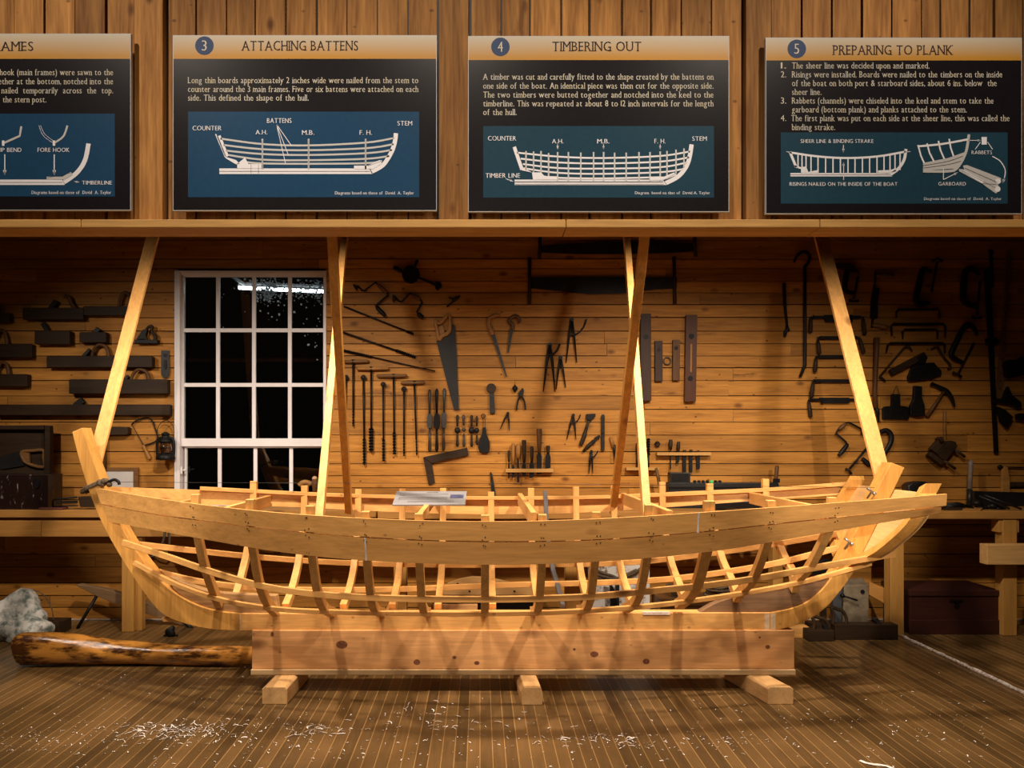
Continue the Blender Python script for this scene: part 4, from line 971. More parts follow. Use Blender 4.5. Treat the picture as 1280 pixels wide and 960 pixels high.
t_auger('T-handled auger with thin bent shank and fine twist, beside the scorps', 501, 531.5, 478.7, 518, 569.5, 548, 1.2, 'brownx', None, 521)
t_auger('eye auger with the longest twist, between two T-handled augers', None, None, 472, 454.3, 581, 549, 2.0, None, 2.4, 455.5)
t_auger('eye auger second longest, next to the fat-twist auger', None, None, 480.5, 479, 576.5, 550, 1.9, None, 2.2, 479.5)
t_auger('eye auger with a bright ring, nearest the thin bent auger', None, None, 486.5, 505, 570, 547, 1.4, None, 2.4)
t_auger('eye auger half hidden behind the dull shore', None, None, 472, 432.5, 573, 550, 1.4, None, 2.4, 430)
# ---- pairs of double-handled shaves
GS = 'spokeshaves on the wall'
def shave(label, x, y0, y1, ym0, ym1, wb, wh, mat, big=True, x1=None):
    x1 = x if x1 is None else x1; k = lambda y: x+(x1-x)*(y-y0)/(y1-y0)
    t = thing('spokeshave', W(x,y1,0), label, 'spokeshave', GS)
    mb = MB(); rod(mb, [(k(y0),y0),(k(y0+3),y0+3),(k(y0+.5*(ym0-y0)),y0+.5*(ym0-y0)),(k(ym0),ym0)], [wh*.5,wh,wh*.75,wh*.6], .02, 8); mb.build('handle', M[mat], t)
    mb = MB(); rod(mb, [(k(ym1),ym1),(k(ym1+.5*(y1-ym1)),ym1+.5*(y1-ym1)),(k(y1-3),y1-3),(k(y1),y1)], [wh*.6,wh*.75,wh,wh*.5], .02, 8); mb.build('handle', M[mat], t)
    mb = MB()
    if big: mb.flat([(k(ym0)-wb*.6,ym0-1),(k(ym0)+wb*.6,ym0-1),(k(ym0)+wb,ym0+3),(k(ym1)+wb,ym1-3),(k(ym1)+wb*.6,ym1+1),(k(ym1)-wb*.6,ym1+1),(k(ym1)-wb,ym1-3),(k(ym0)-wb,ym0+3)], .03, .006)
    else: mb.ball(W(k((ym0+ym1)/2),(ym0+ym1)/2,.02), wb*PX, 1, .6, 1.15)
    mb.build('body', M['iron' if mat != 'grey_tool' else mat], t, .002 if big else 0)
M['grey_tool'] = plain('grey_iron', (.030,.026,.022), .45, 0, .4)
shave('grey spokeshave, first of the three long ones from the augers', 537, 487, 564.5, 518, 534.5, 3.3, 2.1, 'grey_tool')
shave('black spokeshave, middle of the three long ones', 546, 486, 564.5, 518, 535, 3.6, 2.2, 'iron')
shave('grey spokeshave with a slightly bowed handle, third of the three long ones', 555.5, 485.5, 563.5, 516, 534, 3.0, 2.1, 'grey_tool', True, 554.5)
shave('small spokeshave with round body, first of the short four', 571.7, 518.5, 558.5, 533, 543, 3.6, 2.0, 'dark', False)
shave('small slim spokeshave, second of the short four', 579.3, 518.5, 559, 532, 542, 2.4, 1.9, 'grey_tool', False, 580)
shave('small spokeshave with round body, third of the short four', 589.5, 518.8, 559, 533, 543, 3.8, 1.9, 'dark', False)
shave('smallest spokeshave, last of the short four beside the hanging scoop', 596, 520, 556, 533, 543, 3.0, 1.8, 'dark', False)
# hanging scoop-shaped iron
t = thing('caulking_scoop', W(605,566,0), 'black bell-shaped scraper hung by wire loop beside the small spokeshaves', 'scraper')
MB().flat([(603.4,534),(607.2,534),(608.5,543),(612,552),(612.6,559),(611,566),(600,566),(597.6,560),(598.5,551),(602,543)], .022, .006).build('blade', M['iron'], t, .003)
mb = MB(); mb.tube([W(x,y,.018) for x,y in ((603.8,535),(603.6,524),(604.5,519.5),(606.3,524),(606.6,535))], .0022, 5); mb.ring(W(604,520,.018), .016, .004, 12); mb.build('hanging_loop', M['iron'], t)
# try square
t = thing('square', W(545,606,0), 'dark wooden L-shaped square hung at a slant below the spokeshaves', 'square')
MB().flat([(529,571.5),(583.8,559.5),(585.8,569),(540,579)], .022, .004).build('stock', M['dark'], t, .002)
MB().flat([(529,572),(538.3,570),(543.5,603.5),(541,605),(538,606),(535.5,606)], .012, .005).build('blade', M['dark'], t, .002)
# hand saw
t = thing('hand_saw', W(560,512,0), 'hand saw with wide dark blade and worn wooden handle, hung point down', 'saw')
MB().flat([(545.5,426),(552,420.5),(561,416),(562,406),(567,405.4),(568.5,407),(571,440),(573.6,511.8),(567.5,512),(556,468)], .004, .008).build('blade', M['blade'], t)
mb = MB(); rod(mb, [(549,424),(546.5,412),(544,399.5),(549,404.5),(555,399),(561.5,393),(562.5,404),(560.5,415.5),(553,419.5)], [2.4,2.2,1.6,1.9,2.2,1.4,2.3,2.8,2.6], .02, 8, True, True, .45)
mb.flat([(547.5,409),(553,406),(556,416),(550,421)], .012, .006); mb.build('handle', M['tan'], t)
# keyhole saws
def keyhole(label, hpts, hr, bl, mat):
    t = thing('keyhole_saw', base_of(bl), label, 'saw', 'keyhole saws')
    mb = MB(); rod(mb, hpts, hr, .02, 8, True, False, .5); mb.build('handle', M[mat], t)
    MB().flat(bl, .003, .014).build('blade', M['steel'], t)
keyhole('larger keyhole saw with curled brown handle and long tapering blade', [(625.5,394.5),(619,394),(612.5,398),(611,405),(613.5,412),(615.5,419)], [1.6,2.6,2.8,2.8,3.0,2.6], [(613,416),(618,415.5),(634,470.5),(632.5,471.5)], 'tan')
keyhole('smaller keyhole saw with dark curled handle and short blade', [(649.5,404),(649,398),(643.5,395),(638,398.5),(636.5,402),(641,406),(640.5,412)], [1.2,2.2,2.4,2.4,2.2,2.4,2.2], [(637.5,410),(642,410),(636,441),(634,440.5)], 'brown')
# dividers
GD = 'iron dividers on the wall'
def divider(label, apex, l1, l2, wing=None, r=1.1):
    t = thing('dividers', base_of([l1,l2]), label, 'dividers', GD)
    for e in (l1, l2):
        mb = MB(); rod(mb, [apex, (apex[0]+(e[0]-apex[0])*.35+(.8 if e is l2 else -.8)*r*.6, apex[1]+(e[1]-apex[1])*.35), e], [r*1.3,r*1.25,r*.45], .018); mb.build('leg', M['iron'], t)
    mb = MB(); mb.cyl_y(W(*apex,.01), r*2.0*PX, .018, 12); mb.build('hinge', M['iron'], t)
    if wing: mb = MB(); rod(mb, wing, r*.85, .022, 6, True); mb.build('wing', M['iron'], t)
divider('dividers with a long curved wing, highest of the large three', (714.8,399.5), (707.6,453.5), (721,453.5), [(711,418.5),(718,418.5),(726,413.5),(731,406),(733,398.6)], 1.2)
divider('dividers with a short wing, largest and furthest from the levels', (687,431.5), (679,489.5), (693.8,489.5), [(683,443.5),(690,443),(696,438),(699.5,430)], 1.5)
divider('dividers without a wing, overlapping the largest pair', (700.5,447), (695,487), (707,484.5), [(697,458),(704,458)], 1.2)
divider('tiny dividers hung just above the chisel rack', (634.8,516.5), (625.5,536.5), (636.5,538.5), None, .9)
divider('mid-sized dividers with a raised wing beside the pipe wrench', (716.5,519), (708.5,549.5), (720,549.5), [(712,528.5),(719,528),(723.5,523.5),(725.5,518)], 1.0)
divider('narrow closed dividers with hooked wing under the wrenches', (739,564.5), (736,592.5), (741,592), [(737,570),(743,570.5),(747.5,563.5)], 1.0)
# caulking mallet head on a flat shank, plumb bob, snips
t = thing('froe', W(614,517,0), 'dark round-headed flat tool hung beside the hand saw tip', 'tool')
mb = MB(); mb.cyl_y(W(614,485.5,.004), 6.0*PX, .03, 18); mb.build('head', M['dark'], t, .003)
MB().flat([(611.8,489),(617.5,489),(619,516.5),(612.4,516.8)], .022, .006).build('blade', M['steel'], t, .002)
t.name = 'round_headed_tool'
t = thing('plumb_bob', W(643.7,490,.02), 'tiny dark plumb bob hanging beside the tin snips', 'plumb bob')
mb = MB(); mb.lathe(W(643.7,481,.025), W(643.7,491,.025), [(0,.006),(.15,.008),(.25,.02),(.5,.023),(.8,.012),(1,.002)]); mb.build('weight', M['iron'], t)
mb = MB(); mb.tube([W(643.7,475,.02), W(643.7,481,.025)], .0015, 5); mb.build('cord', M['iron'], t)
t = thing('tin_snips', W(651,513,0), 'dark tin snips hung by their jaws above the chisel rack', 'snips')
MB().flat([(653.5,484.5),(655,488),(654,494),(651,496),(647.6,493),(648.5,490)], .014, .008).build('jaw', M['iron'], t, .002)
for pts in ([(650,495),(647,503),(645.6,513)], [(652,495),(655.5,502),(656.8,512)]):
    mb = MB(); rod(mb, pts, [1.5,1.1,1], .016, 6, True); mb.build('handle', M['iron'], t)
# wrenches and bevel
t = thing('pipe_wrench', W(726,557,0), 'dark monkey wrench with broad jaw, hung at a slant beside the angle gauge', 'wrench')
MB().flat([(733,517.5),(744.5,517),(744.5,521),(741,523),(740,526),(733,524.5)], .03, .006).build('jaw', M['iron'], t, .002)
mb = MB(); bar(mb, (737,522), (732.5,537), 3.6, .018, .008); rod(mb, [(733.5,534),(730,546),(726.5,555),(725.5,557.5)], [1.8,2.8,2.6,1.4], .02, 8); mb.build('handle', M['dark'], t)
t = thing('wrench', W(732,565,0), 'shorter dark wrench lying almost level below the monkey wrench', 'wrench')
mb = MB(); rod(mb, [(728.5,564.5),(735,558),(742,551)], [1.3,2.6,2.0], .02, 8); mb.build('handle', M['dark'], t)
MB().flat([(740,553),(744,546.5),(749.5,544),(750.5,547),(745.5,550),(743.5,555)], .028, .006).build('jaw', M['iron'], t, .002)
t = thing('angle_gauge', W(753.5,563,0), 'narrow dark sliding angle gauge hung upright beside the wrenches', 'angle gauge')
MB().flat([(751.8,519.5),(753,518),(755,518),(756,519.5),(755.8,563),(751.6,563)], .02, .006).build('stock', M['steel'], t, .002)
mb = MB(); mb.cyl_y(W(753.8,541,.026), 1.6*PX, .006, 10); mb.flat([(753.3,522),(754.7,522),(754.7,536),(753.3,536)], .003, .026); mb.build('blade', M['iron'], t)
# file and rasp by the shore
t = thing('file', W(768,578,0), 'flat file with pale wooden handle beside the leaning shore', 'file')
mb = MB(); rod(mb, [(763.3,546),(766.6,559)], [1.7,2.2], .018, 8); mb.build('handle', M['tan'], t)
MB().flat([(765.6,558),(768.6,558),(770.3,578),(768.4,578)], .006, .012).build('blade', M['steel'], t)
t = thing('rasp', W(773,590,0), 'dark rasp almost hidden behind the leaning shore', 'file')
mb = MB(); rod(mb, [(767.5,556),(769.5,567)], [1.9,2.2], .02, 8); mb.build('handle', M['dark'], t)
MB().flat([(768.5,566),(771.5,566),(776.5,590),(774.5,590.5)], .006, .014).build('blade', M['steel'], t)
# chisel racks
solo('tool_rack', MB().rect(632, 692, 586, 590.5, .055, .004), M['ledge'], 'short pine rack strip holding the seven chisels', 'rack', 'tool rack strips', None, .002)
GC = 'chisels in the wall racks'
def chisel(label, x, y0, ym, y1, wh, wb, hm='brown', x1=None, off=.03, cap=False, name='chisel'):
    x1 = x if x1 is None else x1; xm = x+(x1-x)*(ym-y0)/(y1-y0)
    t = thing(name, W(x,y1,0), label, 'chisel' if name == 'chisel' else 'bit', GC)
    mb = MB(); rod(mb, [(x,y0),(x,y0+1.5),(x+(xm-x)*.6,y0+(ym-y0)*.6),(xm,ym)], [wh*1.15 if cap else wh*.8,wh*1.15 if cap else wh,wh,wh*.75], off, 8); mb.build('handle', M[hm], t)
    MB().flat([(xm-wb*.5,ym-.5),(xm+wb*.5,ym-.5),(xm+wb,ym+4),(x1+wb,y1-1),(x1-wb,y1),(xm-wb,ym+4)], .009, off-.0045).build('blade', M['iron'], t)
for a in (('thin chisel at the end of the rack nearest the spokeshaves',636,563,577,598.5,1.5,1.0,'dark'),('chisel with pale handle, second in the rack from the spokeshaves',641.6,554,581,597.5,2.2,1.6,'tan'),
          ('narrow long chisel with square brown handle in the rack',647.7,555,573,603.5,3.0,1.3,'tan'),('chisel with flanged top, middle of the rack',655,550,578,595.5,2.3,2.4,'dark'),
          ('chisel with widest blade, beside the tallest one',664.6,558,577,597.5,2.2,2.8,'dark'),('tallest socket chisel in the rack',674,536,566,593,2.9,3.1,'brown'),('short broad chisel at the wrench end of the rack',685,557,567,586,2.2,3.2,'dark')):
    chisel(*a, cap=a[1] in (655,674,685), off=.034)
t = thing('chisel', W(616,618,0), 'lone dark chisel with angled tip hung low beside the chisel rack', 'chisel')
MB().flat([(612.3,592),(613.5,589.5),(615.5,593),(619.5,617),(614.5,618)], .008, .006).build('blade', M['steel'], t)
mb = MB(); rod(mb, [(617,616),(618,634)], [2.2,2.6], .02, 8); mb.build('handle', M['dark'], t)
solo('tool_rack', MB().rect(783, 823.5, 584.5, 588, .055, .004), M['ledge'], 'short rack strip behind the bright shore holding auger bits', 'rack', 'tool rack strips', None, .002)
solo('tool_rack', MB().rect(821.5, 889, 565.5, 569.3, .055, .004), M['ledge'], 'rack strip holding a row of gouges above the black box', 'rack', 'tool rack strips', None, .002)
t = thing('auger_bit', W(810.5,584,0), 'spiral auger bit standing in the rack behind the bright shore', 'bit')
mb = MB(); mb.twist(W(810.5,548,.03), W(810.5,569,.03), 2.4*PX, 3.5); mb.build('twist', M['iron'], t); mb = MB(); rod(mb, [(810.5,568),(810.5,584.5)], 1.2, .03); mb.build('shank', M['iron'], t)
t = thing('auger_bit', W(796,584,0), 'thin auger bit in the rack just left of the bright shore', 'bit')
t['label'] = 'thin auger bit at the shore end of the bit rack'
mb = MB(); mb.twist(W(796,554,.03), W(796,568,.03), 1.5*PX, 3); mb.build('twist', M['iron'], t); mb = MB(); rod(mb, [(796,567),(796,584.5)], 1.0, .03); mb.build('shank', M['iron'], t)
for a in (('gouge with tall dark handle at the shore end of its rack',838.3,549.5,562,587,2.5,.7),('short gouge with thick tilted handle in the rack above the black box',848.3,552,565,579,2.2,1.9,'dark',847),('broad blade sunk deep in the rack, third gouge',855.6,562.5,565,591,2.4,2.2),
          ('broad blade sunk deep in the rack, fourth gouge',863.7,562,565,591,2.3,2.0),('shorter broad blade at the far end of the gouge rack',872.8,563,565.5,587,1.9,2.2)):
    chisel(*((a+('dark',))[:8] if len(a) == 7 else a), off=.034)
solo('iron_ring', MB().ring(W(821.6,555,.012), 2.6*PX, .007), M['iron'], 'small iron ring on a nail above the gouge rack', 'ring')
# spirit levels
GL = 'spirit levels on the wall'
def level(label, x0, x1, y0, y1, tilt, mat, vials, d=.04):
    t = thing('spirit_level', W((x0+x1)/2,y1,0), label, 'spirit level', GL)
    MB().flat([(x0+tilt,y0),(x1+tilt,y0),(x1,y1),(x0,y1)], d, .004).build('body', M[mat], t, .002)
    mb = MB()
    for x, y, r in vials: mb.cyl_y(W(x,y,.004+d), r*PX, .004, 16)
    mb.build('vial_port', M['iron'], t)
    return t
M['lev'] = wood('level_dark_brown', (.055,.030,.019), 'Z', .5, .35, .0, spec=.2)
M['levr'] = wood('level_red_brown', (.085,.030,.013), 'Z', .45, .3, .0, spec=.25)
level('large grey-brown spirit level behind the shore, with one round port', 801.3, 814.3, 392, 501, -.4, 'lev', [(807.5,421,3)])
level('small spirit level with one port, next to the large grey-brown one', 819, 828.5, 426, 476.5, -.2, 'lev', [(823.5,437,2.2)], .032)
level('small lighter brown spirit level, next to the large reddish one', 841, 850, 424.5, 475.5, .3, 'brown', [(845.3,435,2.4)], .032)
t = level('large reddish spirit level with two ports and a central vial slot', 856, 870, 393.5, 502, 1.8, 'levr', [(864.3,420.3,3.2),(863,473,3.2)])
MB().flat([(863,430),(865.2,430),(864.8,465),(862.8,465)], .003, .044).build('vial', M['tan'], t)
solo('iron_ring', MB().ring(W(834,451,.012), 4.5*PX, .006), M['rope'], 'flat ring on the wall between the two small spirit levels', 'ring')
# two-man saws
GX = 'crosscut saws on the wall'
def crosscut(label, pts, h1, h2, off):
    t = thing('crosscut_saw', base_of(pts), label, 'saw', GX)
    # teeth along the lower edge
    lo = []
    for i in range(len(pts[1])-1):
        (xa, ya), (xb, yb) = pts[1][i], pts[1][i+1]; n = max(1, int(abs(xb-xa)/2.0))
        for k in range(n): q = k/n; lo += [(xa+(xb-xa)*q, ya+(yb-ya)*q), (xa+(xb-xa)*(q+.5/n), ya+(yb-ya)*(q+.5/n)+1.3)]
    lo.append(pts[1][-1])
    MB().flat(pts[0]+lo, .004, off).build('blade', M['blade'], t)
    for h in (h1, h2):
        mb = MB(); rod(mb, [(h[0],h[1]),(h[0]+h[3]*.5,(h[1]+h[2])/2),(h[0]+h[3],h[2])], [2.3,2.0,2.4], off+.012, 8); mb.build('handle', M['dark'], t)
    return t
def base_of(pts, off=0.0):
    if pts and isinstance(pts[0], list): pts = pts[0]+pts[1]
    return W(sum(p[0] for p in pts)/len(pts), max(p[1] for p in pts), off)
crosscut('two-man crosscut saw in the shade, highest on the wall', [[(676,307.5),(700,305),(760,302),(830,302.5),(866,304)],[(868,313),(850,315),(780,317),(720,317),(676,315)]], (675,296,323,-.5), (868.5,294,321,1), .012)
crosscut('two-man crosscut saw with bellied toothed edge, below the shaded one', [[(660,348),(665,347),(778,346),(846,347)],[(846,360),(820,361),(775,366.5),(735,367),(700,363.5),(664,359.5),(660,358)]], (662,322,380,0), (842.5,321,379,1.2), .012)
# short punch and the long hooked pry bar
t = thing('riveting_bar', W(982,421,0), 'short dark bar with a bent knob end, beside the hooked rod', 'bar')
mb = MB(); rod(mb, [(980,354),(980.8,380),(983.8,408)], [2,1.9,1.6], .015); mb.build('shank', M['iron'], t)
mb = MB(); rod(mb, [(983.5,407),(984.5,412),(981.5,415),(980.5,421.5)], [1.6,3,2.4,1.3], .016); mb.build('claw', M['iron'], t)
t.name = 'claw_bar'
t = thing('hooked_rod', W(1003,471,0), 'long black iron rod with a hooked top, beside the drawknives', 'rod')
mb = MB(); rod(mb, [(1006,333),(1006.3,400),(1006,456.5),(1000,471.5)], [2,2,2,1.6], .02); mb.build('shank', M['iron'], t)
mb = MB(); rod(mb, [(992.5,328),(996,320.5),(1001,316),(1006,314.8),(1010.5,317.5),(1012,323),(1010,328.5),(1006,334)], [1.4,1.6,1.9,2.1,2.4,2.2,2,2], .02, 8, True); mb.build('hook', M['iron'], t)
# drawknives
GK = 'drawknives on the wall'
def drawknife(label, lh, rh, by, x0, x1, bw, mat='iron', step=None):
    t = thing('drawknife', W((x0+x1)/2, max(lh[3],rh[3] if rh else 0), 0), label, 'drawknife', GK)
    mb = MB(); mb.flat([(x0,by-bw*.5),(x1,by-bw*.5+(.0)),(x1,by+bw*.5),(x0,by+bw*.5)], .006, .016)
    if step: mb.flat([(step[0],by-bw*.5-1),(step[1],by-bw*.5-1),(step[1],by+step[2]),(step[0]+2,by+step[2])], .008, .015)
    mb.build('blade', M[mat], t)
    for h in (lh, rh):
        if not h: continue
        mb = MB(); rod(mb, [(h[4],by),(h[0],by),(h[0],h[1])], 1.2, .018); mb.build('tang', M['iron'], t)
        mb = MB(); rod(mb, [(h[0],h[1]),(h[0]+(h[2]-h[0])*.4,h[1]+(h[3]-h[1])*.4),(h[2],h[3]-1.5),(h[2],h[3])], [1.8,2.5,2.6,1.8], .018, 8); mb.build('handle', M['dark'], t)
drawknife('drawknife with the thickest black blade, highest of the set behind the brace board', (1013.5,398,1013,416,1018), (1079,399,1081,418.5,1073), 396.5, 1016, 1076, 4, 'iron', (1030,1066,6))
drawknife('drawknife with splayed handles, second from the top', (1022.5,426,1024,442.5,1026), (1074.5,423,1079.5,441.5,1070), 422, 1025, 1072, 4)
drawknife('drawknife with pale left handle, third from the top', (1020,448,1018.5,465.5,1024), None, 445.8, 1022, 1064, 4.2)
drawknife('drawknife with thin straight blade, fourth from the top', (1016.5,478,1014,497.5,1020), None, 476, 1017, 1066, 4)
drawknife('drawknife with broad stepped blade, lowest of the set', (1011,502,1013,521.5,1016), None, 499.5, 1013, 1070, 3, 'iron', (1024,1062,4.5))
# C-clamps
GCC = 'iron clamps on the wall'
def cclamp(label, frame, fr, screw, bar_, name='c_clamp', off=.025):
    t = thing(name, base_of(frame+screw), label, 'clamp', GCC)
    mb = MB(); rod(mb, frame, fr, off, 8, True, False, .7); mb.build('frame', M['iron'], t)
    mb = MB(); rod(mb, screw, [1.4,1.3], off); mb.ball(W(*screw[0],off), 2.0*PX); mb.build('screw', M['iron'], t)
    mb = MB(); rod(mb, bar_, [2,1.1,2], off+.004); mb.build('handle', M['iron'], t)
    return t
t = cclamp('small iron clamp with hammer-like top bar, beside the slanting stern board', [(1066,333.5),(1060,337),(1057.5,345),(1056,360),(1060,365),(1068,366.5)], [3,3.6,3.6,3.2,2.8,2.4], [(1072,347),(1067.5,374)], [(1061.5,375.5),(1067,376.5),(1073,376)])
MB().flat([(1041,330),(1047,328.5),(1062,329),(1069,333),(1075.5,341),(1066,340),(1058,336.5),(1042,333)], .03, .01).build('bar', M['dark'], t, .002)
cclamp('large C-clamp open to one side with its screw above, highest clamp', [(1164,341),(1157.5,336.5),(1152.5,339),(1149,355),(1145,373),(1147.5,379.5),(1153,380.5),(1162,378.5)], [2.4,3,3.6,4,4,3.8,3.2,1.6], [(1164.8,363),(1171.5,327)], [(1166,326),(1172,322.5),(1177.5,326.5)])
cclamp('large C-clamp with long low screw, beside the tall bar clamp', [(1224,344),(1217.5,337.5),(1210.5,336.5),(1206,342),(1204.5,358),(1204.5,374),(1209,380),(1221,383.5)], [2,3.2,3.8,4.2,4.2,4,3.6,2.6], [(1225,353),(1221.2,394)], [(1215,396),(1221,398),(1226.5,397)])
cclamp('large C-clamp hung aslant below the two highest clamps', [(1221.5,419),(1217.5,410.5),(1210.5,406.5),(1203.5,411.5),(1196,426),(1189.5,441),(1192.5,447.5),(1203,453)], [1.8,3,3.6,3.6,3.6,3.6,3.2,2.4], [(1216.8,430),(1198.5,466)], [(1191.5,466),(1197,468),(1201.5,471)])
cclamp('large C-clamp half hidden by the stern board, above the sternpost', [(1101,540),(1108,538),(1113.5,543),(1113.5,553),(1106,566),(1096,578),(1087,580),(1078,573)], [3,3,3.3,3.3,3,3.2,3.2,2.4], [(1087,556),(1062,586)], [(1057.5,586.5),(1061.5,588),(1064,592.5)])
# upright spoon-bladed drawknife with two brown handles
t = thing('inshave', W(1096,411,0), 'upright drawknife with two brown handles pointing sideways', 'drawknife')
mb = MB(); rod(mb, [(1094.3,339),(1094,352),(1092,362)], 1.1, .02); rod(mb, [(1091.5,396),(1090,410)], 1.2, .02)
mb.flat([(1092,360),(1099.5,360),(1098,372),(1097,398),(1089,398),(1089,378)], .012, .012); mb.build('blade', M['iron'], t)
for p in ([(1094.5,344.5),(1102,344),(1112,344.5),(1117.5,345)], [(1090,406.5),(1096,406.5),(1106,409),(1110.5,409.5)]):
    mb = MB(); rod(mb, p, [1.2,2.6,3.2,2], .022, 8); mb.build('handle', M['brownx'], t)
# log dogs
GDg = 'iron log dogs on the wall'
def dog(label, x0, x1, y, yl, yr, r=1.3, dl=0, dr=0):
    mb = MB(); rod(mb, [(x0+dl,yl),(x0,y+2.5),(x0+2.5,y),(x1-2.5,y),(x1,y+2.5),(x1+dr,yr)], [r*.5,r,r*1.05,r*1.05,r,r*.5], .018)
    solo('log_dog', mb, M['iron'], label, 'dog', GDg)
dog('iron log dog, highest of the stack of four', 1120.5, 1174, 387, 397.5, 399, 1.3, .3, 1.2)
dog('iron log dog, second from the top and widest', 1114, 1181.5, 405.2, 420, 422, 1.6, 1.2, .3)
dog('narrowest iron log dog, nested under the second', 1128.5, 1172, 412, 424, 423.5, 1.4)
dog('iron log dog, lowest of the four with a splayed leg', 1110, 1181, 429, 441, 441, 1.5, -2, .4)
mb = MB(); rod(mb, [(1100.5,470),(1116,451),(1130,435),(1133.5,432.5)], 1.3, .016); rod(mb, [(1133,432.5),(1137,434),(1140.5,439.5)], [1.5,1.4,.6], .016); rod(mb, [(1100,470),(1103,473),(1107.5,476.5)], [1.4,1.3,.7], .016)
solo('pinch_dog', mb, M['dark'], 'bent brown rod with hooked ends slanting below the log dogs', 'rod')
mb = MB(); rod(mb, [(1163.5,436.5),(1168,434),(1172,433.2),(1179,446),(1187.5,456),(1188,460),(1184.5,461.5)], [.7,1.5,1.7,1.4,1.6,1.6,.9], .016)
solo('pinch_dog', mb, M['dark'], 'shorter bent rod beside the slanting C-clamp', 'rod')
# adze, peavey handle, axe heads, hammer
t = thing('adze', W(1150,477,0), 'adze with thick wooden haft and broad black blade below the log dogs', 'adze')
mb = MB(); mb.beam(W(1113.5,465.5,.03), W(1156,443.5,.03), 7.5*PX, .03); mb.build('haft', M['dark'], t, .004)
MB().flat([(1148,447),(1156,440.5),(1160,447),(1157,454),(1150,455)], .05, .008).build('eye', M['iron'], t, .003)
MB().flat([(1135.5,471),(1140.5,459),(1150,454),(1168,453),(1171,457),(1177,463),(1177.3,469),(1160,474),(1137,476.8)], .028, .005).build('blade', M['iron'], t, .003)
t = thing('peavey_handle', W(1097,523,0), 'long dark wooden haft hung upright beside the drawknives', 'handle')
mb = MB(); rod(mb, [(1096,422),(1095.5,440),(1093.5,490),(1094.5,510)], [3.4,3,2.6,3], .025, 9); mb.build('haft', M['brown'], t)
mb = MB(); rod(mb, [(1094,505),(1097,515),(1098.5,528)], [2.6,2.4,1], .022, 8); mb.build('tip', M['iron'], t)
t = thing('broad_axe', W(1120,524,0), 'black T-shaped broad axe head hung by a wire loop', 'axe head')
MB().flat([(1115,492.5),(1125.5,492.5),(1126,507),(1135.5,508.5),(1137,523),(1136,524),(1104,524),(1103.7,510.5),(1106,508),(1114.5,507.5)], .02, .006).build('head', M['iron'], t, .003)
mb = MB(); mb.tube([W(x,y,.02) for x,y in ((1116,493),(1119.5,484),(1120.5,482.5),(1121.5,484),(1124.5,493))], .0022, 5); mb.build('hanging_loop', M['iron'], t)
t = thing('axe', W(1147,521,0), 'black flared axe head hung poll up beside the claw hammer', 'axe head')
MB().flat([(1143.5,482),(1153,483),(1153,498),(1156,506),(1157,520),(1148,521),(1138.5,519),(1138.3,507),(1142.5,499)], .03, .006).build('head', M['iron'], t, .004)
t.name = 'axe_head'
t = thing('adze', W(1175,520,0), 'short adze with curved black head and pale haft, beside the axe head', 'adze')
mb = MB(); rod(mb, [(1164.5,480),(1169,481.5),(1176,485),(1183,489),(1189,497),(1193,508)], [3,2.2,2.8,3.2,2.4,1.5], .025, 8, True); mb.build('head', M['iron'], t)
mb = MB(); rod(mb, [(1180,489),(1170,504),(1158.5,520.5)], [1.8,2.2,2.6], .025, 8); mb.build('haft', M['brown'], t)
# plough plane hung on strings
t = thing('plough_plane', W(1182,581,0), 'dark wooden plough plane hung aslant on strings beside the tall bar', 'hand plane')
MB().flat([(1171.5,566),(1189.5,550.5),(1195,552.5),(1197.2,558),(1182,576),(1175,572)], .05, .02).build('body', M['dark'], t, .003)
MB().flat([(1163.5,561.5),(1175,548.5),(1184,552),(1170.5,566.5)], .045, .012).build('fence', M['darkz'], t, .003)
MB().flat([(1162,569.5),(1165.5,565.5),(1180.5,576.5),(1176.5,581)], .06, .012).build('skate', M['darkz'], t, .003)
for a, b in (((1192,561),(1206,571)),((1179,575),(1194,586))):
    mb = MB(); rod(mb, [a, b], [2,1.8], .05, 8); mb.build('arm', M['darkz'], t)
MB().flat([(1175,549),(1178.5,546),(1180,550),(1177,553)], .07, .015).build('wedge', M['dark'], t)
mb = MB()
for x in (1179,1182.5): mb.tube([W(x,514,.01), W(x+.5,535,.03), W(x+1,550,.045)], .002, 5)
mb.build('string', M['rope'], t)
# tall bar clamp and the pieces at the far end of the wall
t = thing('bar_clamp', W(1246,568,0), 'very tall narrow black bar hung upright near the end of the wall', 'bar')
MB().flat([(1231,337),(1238,337),(1243,440),(1248.5,566),(1243.5,567),(1237,440)], .014, .012).build('bar', M['iron'], t)
MB().flat([(1234,423),(1247,422.5),(1250,427),(1246,432),(1236,431)], .035, .006).build('slide', M['iron'], t, .003)
t.name = 'tall_bar'
mb = MB(); mb.flat([(1237,312),(1241,312),(1242.5,359),(1239.5,360)], .01, .028); mb.cyl_y(W(1238.5,316,.026), 2.5*PX, .014, 12)
solo('iron_strap', mb, M['iron'], 'short black strap overlapping the top of the very tall bar', 'strap')
t = thing('measuring_stick', W(1251,498,0), 'brown wooden strip with a row of holes beside the very tall bar', 'stick')
MB().flat([(1259.5,312),(1265,312),(1257.5,420),(1253.5,498),(1246,498),(1250,440)], .014, .005).build('strip', wood('strip_brown', (.17,.085,.026), 'Z', .5, .3, 0), t)
mb = MB()
for k in range(13): y = 372+k*9.5; mb.cyl_y(W(1259.3-(y-360)*.072, y, .019), .9*PX, .001, 8)
mb.build('hole', M['iron'], t)
GH = 'black axe heads at the end of the wall'
def axehead(label, pts): solo('axe_head', MB().flat(pts, .03, .022), M['iron'], label, 'axe head', GH, None, .003)
